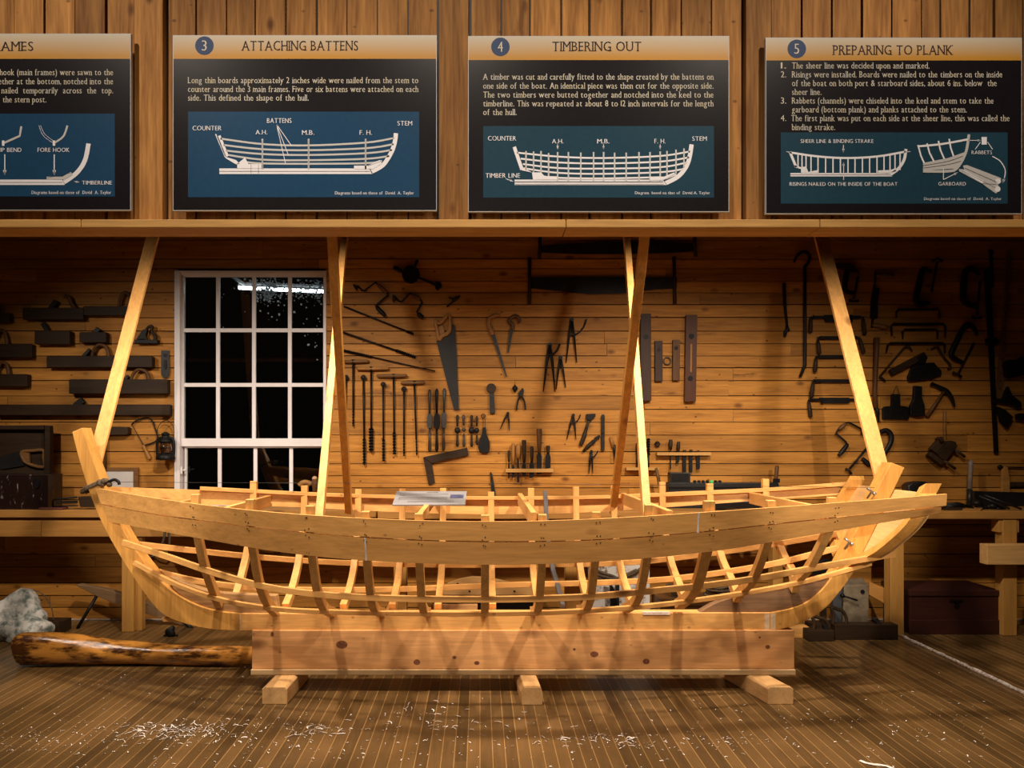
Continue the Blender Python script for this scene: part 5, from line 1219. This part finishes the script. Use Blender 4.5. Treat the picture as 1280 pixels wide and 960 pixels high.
axehead('black hatchet head cut by the picture edge, highest of its group', [(1256,453),(1262,449.5),(1272,450),(1278,446),(1290,450),(1290,466),(1276,470),(1262,473),(1257,470)])
axehead('black axe head with pointed top, second of its group', [(1258,488),(1261,483),(1266,494),(1277,503),(1277.5,508),(1272,510),(1262,505),(1247,502),(1248,499),(1254,500)])
axehead('black leaf-shaped axe head, lowest of its group', [(1247,508),(1257,512),(1267,521.5),(1263,529),(1259.5,535.5),(1252,527),(1250,518)])
axehead('black hammer head end at the picture edge', [(1271.5,518),(1276,516.5),(1292,517),(1292,526),(1276,525.5),(1272,524)])
def lumpy(mb, c, rx, ry, rz, seed, amp=.2, n=22):
    r_ = random.Random(seed); ph = [(r_.uniform(1.5,5), r_.uniform(0,6), r_.uniform(1.5,5), r_.uniform(0,6)) for _ in range(6)]
    b0 = len(mb.v); mb.ball(c, 1, rx, ry, rz, n)
    for i in range(b0, len(mb.v)):
        d = mb.v[i]-Vector(c); u = Vector((d.x/rx, d.y/ry, d.z/rz))
        k = 1+amp*sum(math.sin(a*u.x+b)*math.sin(e*u.z+f+u.y*2) for a, b, e, f in ph)/2.2
        mb.v[i] = Vector(c)+d*k; mb.v[i].z = max(mb.v[i].z, .0008)
def mottled(name, c1, c2, scale, lo, hi, rough, det=5):
    m, nt, b = newmat(name); L = nt.links.new
    tc = nd(nt, 'ShaderNodeTexCoord'); no = nd(nt, 'ShaderNodeTexNoise'); no.inputs['Scale'].default_value = scale; no.inputs['Detail'].default_value = det; no.inputs['Roughness'].default_value = .65
    mp = nd(nt, 'ShaderNodeMapping'); L(tc.outputs['Object'], mp.inputs[0]); L(mp.outputs[0], no.inputs['Vector'])
    r = nd(nt, 'ShaderNodeValToRGB'); r.color_ramp.elements[0].position = lo; r.color_ramp.elements[1].position = hi
    r.color_ramp.elements[0].color = (*c1,1); r.color_ramp.elements[1].color = (*c2,1)
    L(no.outputs['Fac'], r.inputs[0]); L(r.outputs[0], b.inputs['Base Color']); b.inputs['Roughness'].default_value = rough
    bp = nd(nt, 'ShaderNodeBump'); bp.inputs['Strength'].default_value = .4; bp.inputs['Distance'].default_value = .01; L(no.outputs['Fac'], bp.inputs['Height']); L(bp.outputs[0], b.inputs['Normal'])
    return m, mp
M['gloss'], _mp = mottled('scuffed_lacquer', (.016,.007,.005), (.45,.40,.36), 16, .60, .74, .3, 9); _mp.inputs['Scale'].default_value = (1.6, 1, .5)
# ================================================================ benches and what stands on and under them
ZB = .945
def bench(label, x0, x1, yf, legs, aprons, extra=None):
    t = thing('workbench', ((x0+x1)/2, (yf+WALL)/2, 0), label, 'workbench', 'benches along the wall')
    MB().box(x0, x1, yf, WALL-.014, ZB-.056, ZB).build('worktop', M['bench'], t, .004)
    for a, b, zt_, zb_ in aprons: MB().box(a+.001, b-.001, yf+.005, yf+.03, zb_, zt_).build('apron', M['bench'], t, .003)
    for a, b, d in legs: MB().box(a, b, d, d+.09, 0.0005, ZB-.0565).build('leg', M['benchz'], t, .004)
    return t
xs = lambda px, d: P(px, 0, d).x
zz_ = lambda py, d: P(0, py, d).z
LB = bench('pine workbench with a front apron, under the wooden planes', xs(-160,5.6), xs(470,5.6), 5.6, [(xs(152,5.62),xs(167,5.62),5.62)], [(xs(-160,5.6),xs(51,5.6),zz_(651,5.6),zz_(671,5.6)),(xs(51,5.6),xs(470,5.6),zz_(651,5.6),zz_(671,5.6))])
MB().box(xs(167.3,5.64), xs(176,5.64), 5.66, 5.72, .0005, .73).build('leg_cleat', M['benchz'], LB, .003)
RB = bench('pine workbench with thick square legs, behind the stern and under the clamps', xs(472,5.5), xs(1400,5.5), 5.5, [(xs(492,5.52),xs(508,5.52),5.52),(xs(707,5.52),xs(726,5.52),5.52),(xs(966,5.52),xs(979,5.52),5.52),(xs(1113,5.51),xs(1130,5.51),5.51),(xs(1254,5.51),xs(1271.5,5.51),5.51)], [])
MB().flat([(1087,727),(1113,738.5),(1113,758.5),(1087,744)], .03, 0, 5.64).build('leg_brace', M['bench'], RB, .003)
MB().box(xs(1234,5.42), xs(1400,5.42), 5.42, 5.505, zz_(706,5.42), zz_(681,5.42)).build('front_rail', wood('rail_pine', (.66,.38,.13), 'X', .6, .25, .6), RB, .004)
MB().box(xs(1250,5.5), xs(1276,5.5), 5.515, 5.60, zz_(666,5.5), ZB-.057).build('leg_head', M['benchz'], RB, .004)
MB().box(xs(1249,5.56), xs(1254,5.56), 5.53, 5.56, zz_(757,5.53), zz_(740,5.53)).build('cleat', M['benchz'], RB, .003)
# tool chest with a raised lid, saw held in the lid
t = thing('tool_chest', (xs(15,5.7), 5.75, ZB), 'dark glossy tool chest with its lid raised, at the left end of the bench', 'chest')

MB().box(xs(-60,5.66), xs(60,5.66), 5.66, 5.86, ZB+.0005, zz_(593,5.66)).build('body', M['gloss'], t, .004)
mb = MB().box(xs(-62,5.86), xs(62,5.86), 5.90, 5.915, zz_(592,5.86), zz_(534,5.86))
mb.box(xs(56.5,5.86), xs(63,5.86), 5.85, 5.90, zz_(592,5.86), zz_(532,5.86)).box(xs(-62,5.86), xs(56.5,5.86), 5.85, 5.90, zz_(537,5.86), zz_(532,5.86)).box(xs(-62,5.86), xs(56.5,5.86), 5.85, 5.90, zz_(592,5.86), zz_(588,5.86))
mb.build('lid', M['dark'], t, .003)
mb = MB(); mb.cyl_y(P(46.5,602,5.659), .028, .006, 14); mb.cyl_y(P(46.5,607,5.659), .02, .008, 12); mb.build('lock', M['iron'], t)
t = thing('hand_saw', P(30,588,5.85), 'hand saw with shiny wooden handle resting inside the raised chest lid', 'saw')
fr = [(-14,576),(10,568),(26,563),(30,582),(0,587),(-14,588)]
MB().flat(fr, .003, 0, 5.885).build('blade', M['blade'], t)
mb = MB(); hp = curve_pts([(27,565),(40,563.5),(54,563),(54.5,572),(56,582.5),(48,583.5),(34,579),(29,574)], 4, True)
mb.tube([P(x,y,5.875) for x, y in hp], .014, 7, True, .7); mb.flat([(26,565),(36,566),(37,578),(31,576)], .018, 0, 5.883); mb.build('handle', M['brownx'], t)
# bits lying on the bench
t = thing('frame_saw', P(92,636,5.64), 'black iron saw frame lying on the bench behind the stem foot', 'saw')
mb = MB(); mb.tube([P(x,y,5.66) for x, y in ((66,633),(66,626),(69,624),(96,621.5))], .008, 6); mb.tube([P(x,y,5.66) for x, y in ((66,633.5),(97,632))], .006, 6); mb.build('frame', M['iron'], t)
MB().flat([(97,621),(112,620.5),(118,626),(118,634),(100,634)], .05, 0, 5.7).build('handle', M['dark'], t, .004)
mb = MB(); lo = []
for k in range(14): lo += [(70+k*2,628.5),(71+k*2,630)]
mb.flat([(97,625.5),(70,626.5)]+lo, .003, 0, 5.663); mb.build('blade', M['steel'], t)
solo('tool_roll', MB().box(xs(52,5.66), xs(82,5.66), 5.62, 5.70, ZB+.0005, ZB+.018), plain('dull_red_cloth', (.12,.03,.015), .8), 'flat dull red bundle on the bench beside the dark chest', 'bundle', None, None, .004)
# hammer and mallet seen in front of the window
t = thing('hammer', P(381,637,5.8), 'old hammer with pale worn head lying on the bench in front of the window', 'hammer')
mb = MB(); mb.tube([Vector(v) for v in curve_pts([tuple(P(x,y,5.75)) for x,y in ((374,607),(378,603.5),(384,603),(389,605.5))],4)], .02, 8); mb.build('head', M['tan'], t)
mb = MB(); mb.tube([P(383,606,5.75), P(380,622,5.76), P(377,634.5,5.77)], .012, 8); mb.build('handle', M['dark'], t)
t = thing('mallet', P(394,637,5.8), 'round-ended wooden mallet standing on the bench before the window corner', 'mallet')
mb = MB(); mb.lathe(P(393.5,597,5.72), P(392.5,635.3,5.74), [(0,.018),(.05,.024),(.25,.022),(.35,.016),(1,.018)], 12); mb.build('handle', M['brown'], t)
mb = MB(); mb.ball(P(393.3,598.5,5.72), .022); mb.build('knob', wood('pale_end', (.5,.3,.16), 'Z', .5, .2, 0), t)
# black box with knobs and long bar
t = thing('black_box', P(850,602,5.8), 'small plain black box set on the long black bar, under the gouge rack', 'box')
MB().box(xs(838,5.75), xs(863,5.75), 5.75, 5.84, zz_(603.6,5.75), zz_(591,5.75)).build('case', M['black'], t, .003)
MB().box(xs(840,5.75), xs(861,5.75), 5.747, 5.75, zz_(602,5.75), zz_(592.5,5.75)).build('front_panel', M['iron'], t)
t = thing('knob_bar', P(905,610,5.8), 'long black bar with a row of round knobs lying along the bench', 'bar')
MB().box(xs(836,5.75), xs(973,5.75), 5.74, 5.86, zz_(609.5,5.74), zz_(603.7,5.74)).build('bar', M['black'], t, .003)
for k in range(7):
    x = 868+k*5.2; mb = MB(); mb.cyl_y(P(x,602,5.76), .012, .02, 12); mb.ball(P(x,602,5.75), .011); mb.build('knob', M['iron'] if k != 4 else plain('green_lamp', (.05,.5,.12), .4), t)
MB().box(xs(836,5.75), xs(973,5.75), 5.76, 5.84, ZB+.0005, zz_(609.5,5.74)).build('plinth', M['black'], t)
t = thing('chisel', P(970,603,5.8), 'brown turned wooden peg standing at the end of the long black bar', 'peg')
mb = MB(); mb.lathe(P(971.5,582,5.77), P(969.5,601,5.77), [(0,.010),(.1,.016),(.8,.014),(1,.01)], 10); mb.build('handle', M['brown'], t)
mb = MB(); mb.box(xs(967,5.77), xs(974,5.77), 5.755, 5.785, zz_(603.5,5.75), zz_(598.5,5.75)); mb.build('ferrule', M['iron'], t)
t.name = 'turned_peg'
mb = MB(); mb.tube([P(820,585,5.8), P(823,598,5.8), P(825,612,5.8), P(826,634.4,5.8)], [.012,.014,.012,.012], 8)
solo('turned_stick', mb, M['brown'], 'slim brown turned stick leaning on the wall behind the bright shore', 'stick')
mb = MB(); mb.flat([(886,630),(900,627.5),(938,626.5),(941,632),(900,636.4),(886,636.4)], .08, 0, 5.68); solo('black_strip', mb, M['black'], 'low black strip on the bench seen between the far plank and inwale', 'case', None, None, .004)  # plain dark strip on the bench top, below the inwale
# right end of the bench
mb = MB(); mb.flat([(1135,607),(1140,603.5),(1150,602),(1159,602),(1164,606),(1166,613),(1164,633.8),(1136,633.8)], .1, 0, 5.85); solo('black_bundle', mb, M['black'], 'black lump on the bench behind the stern corner', 'bundle', None, None, .012)
t = thing('iron_pipe', P(1212.5,637,5.75), 'grey upright pipe standing on the bench under the plough plane', 'pipe')
mb = MB(); mb.tube([P(1214,575,5.85), P(1213.5,578,5.85), P(1212,612,5.8)], [.012,.019,.018], 10); mb.build('upper_part', plain('grey_pipe', (.16,.12,.09), .6, 0, .3), t)
mb = MB(); mb.tube([P(1212,612,5.8), P(1211.8,634.6,5.79)], .02, 10); mb.build('sleeve', M['steel'], t)
t.name = 'upright_pipe'
mb = MB(); mb.flat([(1218,614),(1290,616),(1290,632),(1218,632)], .05, 0, 5.97); solo('black_tray', mb, M['black'], 'black flat tray stood against the wall at the far end of the bench', 'tray', None, None, .006)
t = thing('bow_saw', P(1258,618,5.9), 'wooden frame saw standing behind the black tray', 'saw')
mb = MB(); mb.flat([(1253.5,588),(1256,583),(1260,584),(1262.5,600),(1262.5,631.8),(1253,631.8)], .025, 0, 5.998); mb.build('cheek', M['bench'], t, .003)
mb = MB(); mb.tube([P(1247,583.5,5.985), P(1300,585,5.985)], .006, 6); mb.ball(P(1250,583.5,5.985), .018); mb.build('tension_rod', M['iron'], t)
MB().rect(1262.5, 1300, 602.5, 608, .02, 0, 5.995).build('stretcher', M['darkz'], t, .002)
rk = random.Random(8)
t = thing('pincers', P(1197,640,5.62), 'tangle of black tongs lying on the bench edge beside the plank ends', 'tongs')
for k in range(5):
    mb = MB(); x0 = 1178+rk.uniform(0,6); y0 = rk.uniform(629,636); x1 = 1200+rk.uniform(0,17); y1 = rk.uniform(633,641)
    mb.tube([P(x0,y0,5.66), P((x0+x1)/2,(y0+y1)/2-2.5,5.64), P(x1,y1,5.62)], [.012,.017,.008], 7); mb.build('arm', M['iron'], t)
mb = MB(); mb.box(xs(1178,5.64), xs(1203,5.64), 5.6, 5.68, ZB+.0005, ZB+.02); mb.build('block', M['dark'], t, .003)
t.name = 'tongs'
solo('wood_offcut', MB().hexa([Vector((P(x,0,d).x, d, ZB+z)) for z in (.0005,.014) for x, d in ((1203,5.54),(1226,5.53),(1230,5.74),(1206,5.74))]), M['bench'], 'thin pale offcut lying on the bench beside the black tongs', 'offcut')
for k, (a, b, lab) in enumerate((((1224,620),(1262,636),'longer of two grey steel rods leaning across the black heap on the bench'),((1231,619),(1277,636.5),'shorter steel rod lowest in the black heap on the bench'))):
    mb = MB(); mb.tube([P(*a,5.68), P(*b,5.6)], .008, 7); solo('steel_rod', mb, M['steel'], lab, 'rod', 'rods on the black heap')
t = thing('tool_heap', P(1240,640,5.65), 'black heap of iron hand tools at the end of the bench', 'tool heap')
mb = MB()
for k in range(8): mb.ball(P(1222+k*4.4+rk.uniform(-2,2), 634+rk.uniform(-6,3), 5.66+rk.uniform(0,.05)), rk.uniform(.02,.034), 1.2, 1, .8)
o = mb.build('iron_pieces', M['iron'], t); o['kind'] = 'stuff'
# under the bench, from the stem side to the stern side
m, _ = mottled('mottled_white', (.12,.15,.13), (.60,.58,.52), 15, .38, .56, .75)
mb = MB(); lumpy(mb, P(2,781,5.37)+Vector((0,.1,-.02)), .22, .16, .22, 3, .22); lumpy(mb, P(28,790,5.33)+Vector((0,.08,-.03)), .16, .14, .13, 5, .16)
solo('stone', mb, m, 'white and grey mottled stone on the floor by the log butt', 'stone')
t = thing('iron_tray', P(55,788,5.5), 'dark iron tray with a tall thin wire bail, behind the mottled stone', 'tray')
A = P(38,770,5.5); B_ = P(70,790,5.47)
mb = MB(); mb.box(A.x, B_.x, 5.5, 5.68, .012, .10); mb.box(B_.x-.03, B_.x+.012, 5.49, 5.52, .0005, .115); mb.box(A.x, A.x+.03, 5.5, 5.6, .0005, .02); mb.build('tray', M['dark'], t, .003)
mb = MB(); mb.tube([Vector(v) for v in curve_pts([tuple(P(x,y,5.56)) for x,y in ((8,765),(11,750),(22,741),(36,737.5),(48,739.5),(58,748),(65,762),(67,776))],4)], .004, 6); mb.build('bail', M['rope'], t)
t = thing('plank_horse', P(150,780,5.75), 'low tapered plank on a splayed dark leg, behind the bench post', 'bench')
mb = MB(); mb.flat([(94.5,732),(97,730.5),(130,736),(160,745),(236,773),(232,783),(150,757),(120,745)], .06, 0, 5.86); mb.build('seat', wood('grey_plank', (.22,.13,.06), 'X', .6, .35, .2), t, .004)
mb = MB(); mb.tube([P(122,743,5.82), P(96.5,786,5.72)], .013, 8); mb.build('leg', M['iron'], t)
mb = MB(); mb.tube([P(226,773,5.82), P(240,786,5.75)], .016, 8); mb.build('leg', M['iron'], t)
mb = MB(); lumpy(mb, (P(213,793,5.5).x, 5.5, .035), .035, .03, .04, 9, .3, 12); mb.box(P(205,0,5.5).x, P(222,0,5.5).x, 5.49, 5.51, .0005, .012)
solo('iron_shackle', mb, M['iron'], 'small dark iron lump on the floor under the stem foot', 'iron piece')
# varnished log
m, mp = mottled('varnished_log', (.055,.018,.005), (.50,.21,.035), 7, .42, .56, .2, 8); mp.inputs['Scale'].default_value = (.7, 2.4, 2.4)
prof = [(23,808,13),(25,809,17.5),(30,809.5,19.5),(45,810,20),(70,811,19.3),(100,813,17.6),(130,815.5,15.8),(165,817.5,14.2),(205,818.8,13),(250,819.3,12.2),(290,819.3,11.6),(340,819,10.6)]
DL = 4.8; rows = []; lr = random.Random(12)
for i, (x, y, r) in enumerate(curve_pts(prof, 4)):
    R = r*DL/F; c = P(x, y, DL); c.z = max(c.z, R*.98+.001); row = []
    for k in range(20):
        an = 2*PI*k/20; j = 1+.045*math.sin(3*an+x*.03)+.03*math.sin(5*an-x*.06)
        z = c.z+R*j*math.sin(an); row.append(Vector((c.x+.012*math.sin(an*2) if i < 4 else c.x, c.y+R*j*math.cos(an)+.02*math.sin(x*.012), max(z, .001))))
    rows.append(row)
mb = MB(); mb.loft(rows); mb.sm = [len(f) == 4 for f in mb.f]
solo('log', mb, m, 'long varnished crooked log lying on the floor beside the beam', 'log')
mb = MB(); mb.tube([Vector(v) for v in curve_pts([tuple(P(x,y,5.58)) for x,y in ((207,652),(206,668),(201,684),(192,696))],4)], .009, 6)
solo('hanging_cord', mb, M['rope'], 'frayed cord hanging slantwise from the bench apron behind the ribs', 'cord')
mb = MB(); mb.tube([P(211.5,652,5.58), P(212,675,5.58), P(211,694,5.59)], .008, 6)
solo('hanging_cord', mb, M['rope'], 'straight dark cord hanging from the bench apron beside the slanting cord', 'cord')
mb = MB(); mb.tube([Vector(v) for v in curve_pts([tuple(P(x,y,5.57)) for x,y in ((159,640),(163,662),(170,682),(181,693),(192,696))],4)], .006, 6)
solo('hanging_cord', mb, M['black'], 'black bowed cord hanging from the bench edge just behind the stem', 'cord')
# middle, seen through the ribs
mb = MB(); mb.flat([(546,744),(551,735),(560,729),(575,723.5),(590,720.8),(606,721.5),(625,725),(645,729.5),(668,734),(672,744)], .03, 0, 5.75)
t = thing('template_board', P(608,744,5.75), 'half-round pine template board standing on edge under the bench, behind the ribs', 'board')
mb.build('board', wood('tan_board', (.50,.27,.09), 'X', .6, .25, .3), t, .003)
mb = MB()
for x, y in ((572,729.5),(587,739),(613,739),(643,739)): mb.cyl_y(P(x,y,5.719), .008, .004, 8)
mb.build('bolt', M['iron'], t)
zt_ = P(0,744.5,5.75).z
solo('crate', MB().box(xs(586,5.6), xs(676,5.6), 5.6, 5.95, .0005, zt_-.001).box(xs(584,5.6), xs(678,5.6), 5.595, 5.61, zt_-.05, zt_-.002), M['black'], 'low black crate on the floor carrying the half-round board', 'crate', None, None, .004)
solo('crate', MB().box(xs(548,5.6), xs(584,5.6), 5.62, 5.95, .0005, zt_-.001).box(xs(547,5.6), xs(585,5.6), 5.615, 5.63, zt_-.05, zt_-.002), M['dark'], 'low brown crate beside the black crate under the half-round board', 'crate', None, None, .004)
solo('short_board', MB().box(xs(542,5.4), xs(597,5.4), 5.40, 5.44, .0005, zz_(756,5.4)), M['beam'], 'short pinkish board standing on edge before the black crate', 'board', None, None, .004)
solo('wood_offcut', MB().box(xs(483,5.4), xs(494.5,5.4), 5.38, 5.5, .0005, zz_(759.5,5.4)), M['px'], 'small pale block end beside the middle bench leg', 'offcut', None, None, .003)
m, _ = mottled('peeling_white_paint', (.16,.10,.06), (.66,.62,.56), 14, .36, .46, .6, 8)
t = thing('painted_panel', P(775,770,5.8), 'peeling white painted board leaning under the bench behind the ribs', 'board')
mb = MB(); mb.flat([(735,706),(812,702),(813,786),(736,786),(733,740),(736,722)], .025, 0, 5.85); mb.build('panel', m, t, .004)
mb = MB()
for pts in (((738,704),(738,712),(750,719.5),(765,722.5),(778,721.5),(792,716.5),(802,709.5),(810,702)), ((744,712),(756,717),(766,720),(775,724),(784,718),(796,712))):
    mb.tube([Vector(v) for v in curve_pts([tuple(P(x,y,5.80)) for x,y in pts],4)], .012, 7)
mb.build('rope_handle', M['rope'], t)
t = thing('iron_bracket', P(770,770,5.7), 'dark angular iron bracket standing before the peeling white board', 'bracket')
mb = MB(); mb.flat([(760,723.5),(774,723.5),(774,726),(760,726)], .06, 0, 5.75); mb.flat([(770.5,726),(774,726),(774,787),(770.5,787)], .06, 0, 5.75); mb.build('frame', M['steel'], t, .002)
mb = MB(); mb.flat([(763,728),(770,740),(770,787),(764,787)], .05, 0, 5.74); mb.build('gusset', M['iron'], t)
solo('crate', MB().box(xs(826,5.6), xs(930,5.6), 5.62, 5.9, .0005, zz_(749,5.62)).box(xs(825,5.6), xs(931,5.6), 5.61, 5.63, zz_(757,5.62), zz_(750,5.62)), M['brownx'], 'low brown crate under the rope coils, near the stern ribs', 'crate', None, None, .004)
for px, py, lab in ((852,743.5,'tangled dark rope coil on the brown crate, nearer the white board'),(898,742,'tangled dark rope coil on the brown crate, nearer the stern')):
    mb = MB(); cr = random.Random(px)
    for k in range(7):
        c = P(px,py-2.5,5.72)+Vector((cr.uniform(-.02,.02), cr.uniform(-.02,.02), 0)); R = cr.uniform(.06,.11); ti = cr.uniform(-.25,.25)
        mb.tube([c+Vector((R*math.cos(a*PI/10), .8*R*math.sin(a*PI/10), ti*R*math.sin(a*PI/10+k)+.012*k-.02)) for a in range(20)], .009, 6, True)
    solo('rope_coil', mb, M['rope'], lab, 'rope', 'rope coils on the brown crate')
# under the stern
t = thing('grind_wheel', P(1036,787,5.75), 'black round wheel on a stand under the bench, seen through the stern ribs', 'wheel')
mb = MB(); mb.cyl_y(P(1031,714,5.77), .10, .04, 28); mb.build('wheel', M['black'], t, .004)
mb = MB(); c = P(1031,714,5.77); mb.box(c.x-.02, c.x+.02, 5.78, 5.82, .0005, c.z+.02); mb.box(c.x-.12, c.x+.12, 5.76, 5.86, .0005, .03); mb.build('stand', M['dark'], t)
t = thing('timber_stump', P(1070,789,5.66), 'pale squared timber stump with an iron bolt, beside the bench leg', 'timber')
m, _ = mottled('grey_stump', (.09,.065,.038), (.25,.19,.115), 12, .3, .7, .75)
mb = MB(); mb.prism([P(1055,732,5.62),P(1086,731,5.62),Vector((P(1086,0,5.62).x,5.62,.0005)),Vector((P(1053,0,5.62).x,5.62,.0005))], [P(1050,724,5.86),P(1078,722,5.86),Vector((P(1078,0,5.86).x,5.86,.0005)),Vector((P(1050,0,5.86).x,5.86,.0005))]); mb.build('timber', m, t, .006)
mb = MB(); mb.cyl_y(P(1078,739.5,5.618), .016, .006, 12); mb.build('bolt_head', M['iron'], t)
mb = MB(); mb.tube([P(1052,744,5.60), P(1072,750.5,5.58)], .007, 7); mb.ball(P(1053,744.5,5.6), .018); mb.build('spike', M['iron'], t)
solo('slate_board', MB().box(xs(1040,5.7), xs(1053,5.7), 5.68, 5.72, .0005, zz_(736,5.7)), plain('slate', (.05,.05,.052), .7), 'narrow slate grey board beside the pale timber stump', 'board', None, None, .003)
def floor_plane(label, x0, x1, ytop, ybot, d, tote):
    t = thing('hand_plane', P((x0+x1)/2, ybot, d), label, 'hand plane', 'planes on the floor')
    zt2 = P(0, ytop, d).z
    MB().box(xs(x0,d), xs(x1,d), d, d+.09, .0005, zt2).build('body', M['dark'], t, .004)
    a, b, c, e = tote
    mb = MB(); mb.tube([Vector(v) for v in curve_pts([tuple(P(x,y,d+.045)) for x,y in ((a,e),(a+1,c+(e-c)*.45),(a-2,c),(a+(b-a)*.35,c+(e-c)*.12),(a+(b-a)*.75,c+(e-c)*.25),(b,c+(e-c)*.65),(b-1,e))],4)], .013, 8); mb.build('handle', M['darkz'], t)
    mb = MB(); mb.beam(P(x0+(x1-x0)*.62, ytop-8, d+.045), P(x0+(x1-x0)*.72, ytop+2, d+.045), .03, .04); mb.build('iron', M['steel'], t)
    return t
floor_plane('dark jointer plane on the floor beside the bench leg, longer of two', 1044, 1123, 781, 800, 5.40, (1041,1058,759,781))
floor_plane('shorter dark plane on the floor under the stern curve', 1010, 1043, 788, 800, 5.36, (1017,1036,770,788))
t = thing('chest', P(1195,795,5.55), 'low maroon wooden chest on the floor between the bench legs', 'chest')
x0, x1 = xs(1139,5.55), xs(1250.5,5.55); zt3 = zz_(738,5.55)
MB().box(x0, x1, 5.56, 5.94, .0005, zt3-.045).build('body', M['maroon'], t, .004)
MB().box(x0-.012, x1+.008, 5.55, 5.95, zt3-.044, zt3).build('lid', M['maroon'], t, .004)
MB().box(x0-.012, x1+.008, 5.55, 5.56, .0005, .11).build('plinth', M['maroon'], t, .003)
mb = MB(); mb.cyl_y(P(1196,757,5.559), .022, .005, 12); mb.box(P(1188,0,5.55).x, P(1204,0,5.55).x, 5.553, 5.56, P(0,753,5.55).z, P(0,750,5.55).z); mb.build('lock', M['iron'], t)
# white rope line along the floor
mb = MB(); lr = random.Random(6); n = 60
mb.tube([Vector((3.19+lr.uniform(-.004,.004), 5.5-(5.5-2.6)*i/n, .006)) for i in range(n+1)], [.013+lr.uniform(-.004,.004) for _ in range(n+1)], 7)
m, _ = mottled('frayed_white_rope', (.36,.28,.22), (.74,.66,.58), 60, .4, .6, .9)
solo('white_rope', mb, m, 'frayed white rope laid straight along the floor from the bench leg', 'rope')
# wood shavings on the floor
mb = MB(); sr = random.Random(21)
def shaving(px, py, l, w):
    d = CAMZ*F/(py-YH)-0.0; c = P(px, py, d); an = sr.uniform(0, PI) if sr.random() < .4 else sr.gauss(0, .35); cu = sr.uniform(-1.4, 1.4) if sr.random() < .85 else sr.uniform(-4, 4)
    n = 3; z = .0015+sr.random()*.002; pts = []; x, y, a = c.x, c.y, an
    for k in range(n+1):
        pts.append((x, y, z+.004*math.sin(PI*k/n)*sr.random())); x += l/n*math.cos(a); y += l/n*math.sin(a); a += cu/n
    vs = []
    for k, p in enumerate(pts):
        q = pts[min(n, k+1)]; p0 = pts[max(0, k-1)]; tx, ty = q[0]-p0[0], q[1]-p0[1]; L_ = math.hypot(tx, ty) or 1
        vs += [(p[0]-ty/L_*w/2, p[1]+tx/L_*w/2, p[2]), (p[0]+ty/L_*w/2, p[1]-tx/L_*w/2, p[2]+.0008)]
    mb.add(vs, [(2*k, 2*k+1, 2*k+3, 2*k+2) for k in range(n)])
for cx_, cy_, sx, sy, n, ln in ((200,914,30,5,110,.05),(240,916,45,8,150,.022),(385,912,28,5,60,.04),(300,902,60,14,70,.018),(80,925,50,12,110,.014),(330,940,120,12,60,.016),(560,906,50,5,60,.03),(735,925,45,4,60,.035),(860,928,60,6,70,.018),(540,888,40,5,35,.03),(1000,900,120,20,70,.014),(640,930,300,16,140,.013),(190,850,120,22,70,.012),(1180,905,60,18,40,.014)):
    for _ in range(n):
        x, y = sr.gauss(cx_, sx), sr.gauss(cy_, sy)
        if 806 < y < 1000: shaving(x, y, ln*sr.uniform(.25,1.5), sr.choice((.0014,.002,.003,.0045)))
for _ in range(200): shaving(sr.uniform(-60,1340), sr.uniform(835,975), sr.uniform(.006,.02), sr.choice((.002,.003,.004)))
shaving(1088, 955.5, .1, .02); shaving(1100, 957, .09, .018)
o = solo('wood_shavings', mb, plain('pale_shavings', (.82,.74,.66), .8, 0, .1), 'pale wood shavings scattered over the strip floor before the boat', 'shavings', None, 'stuff')
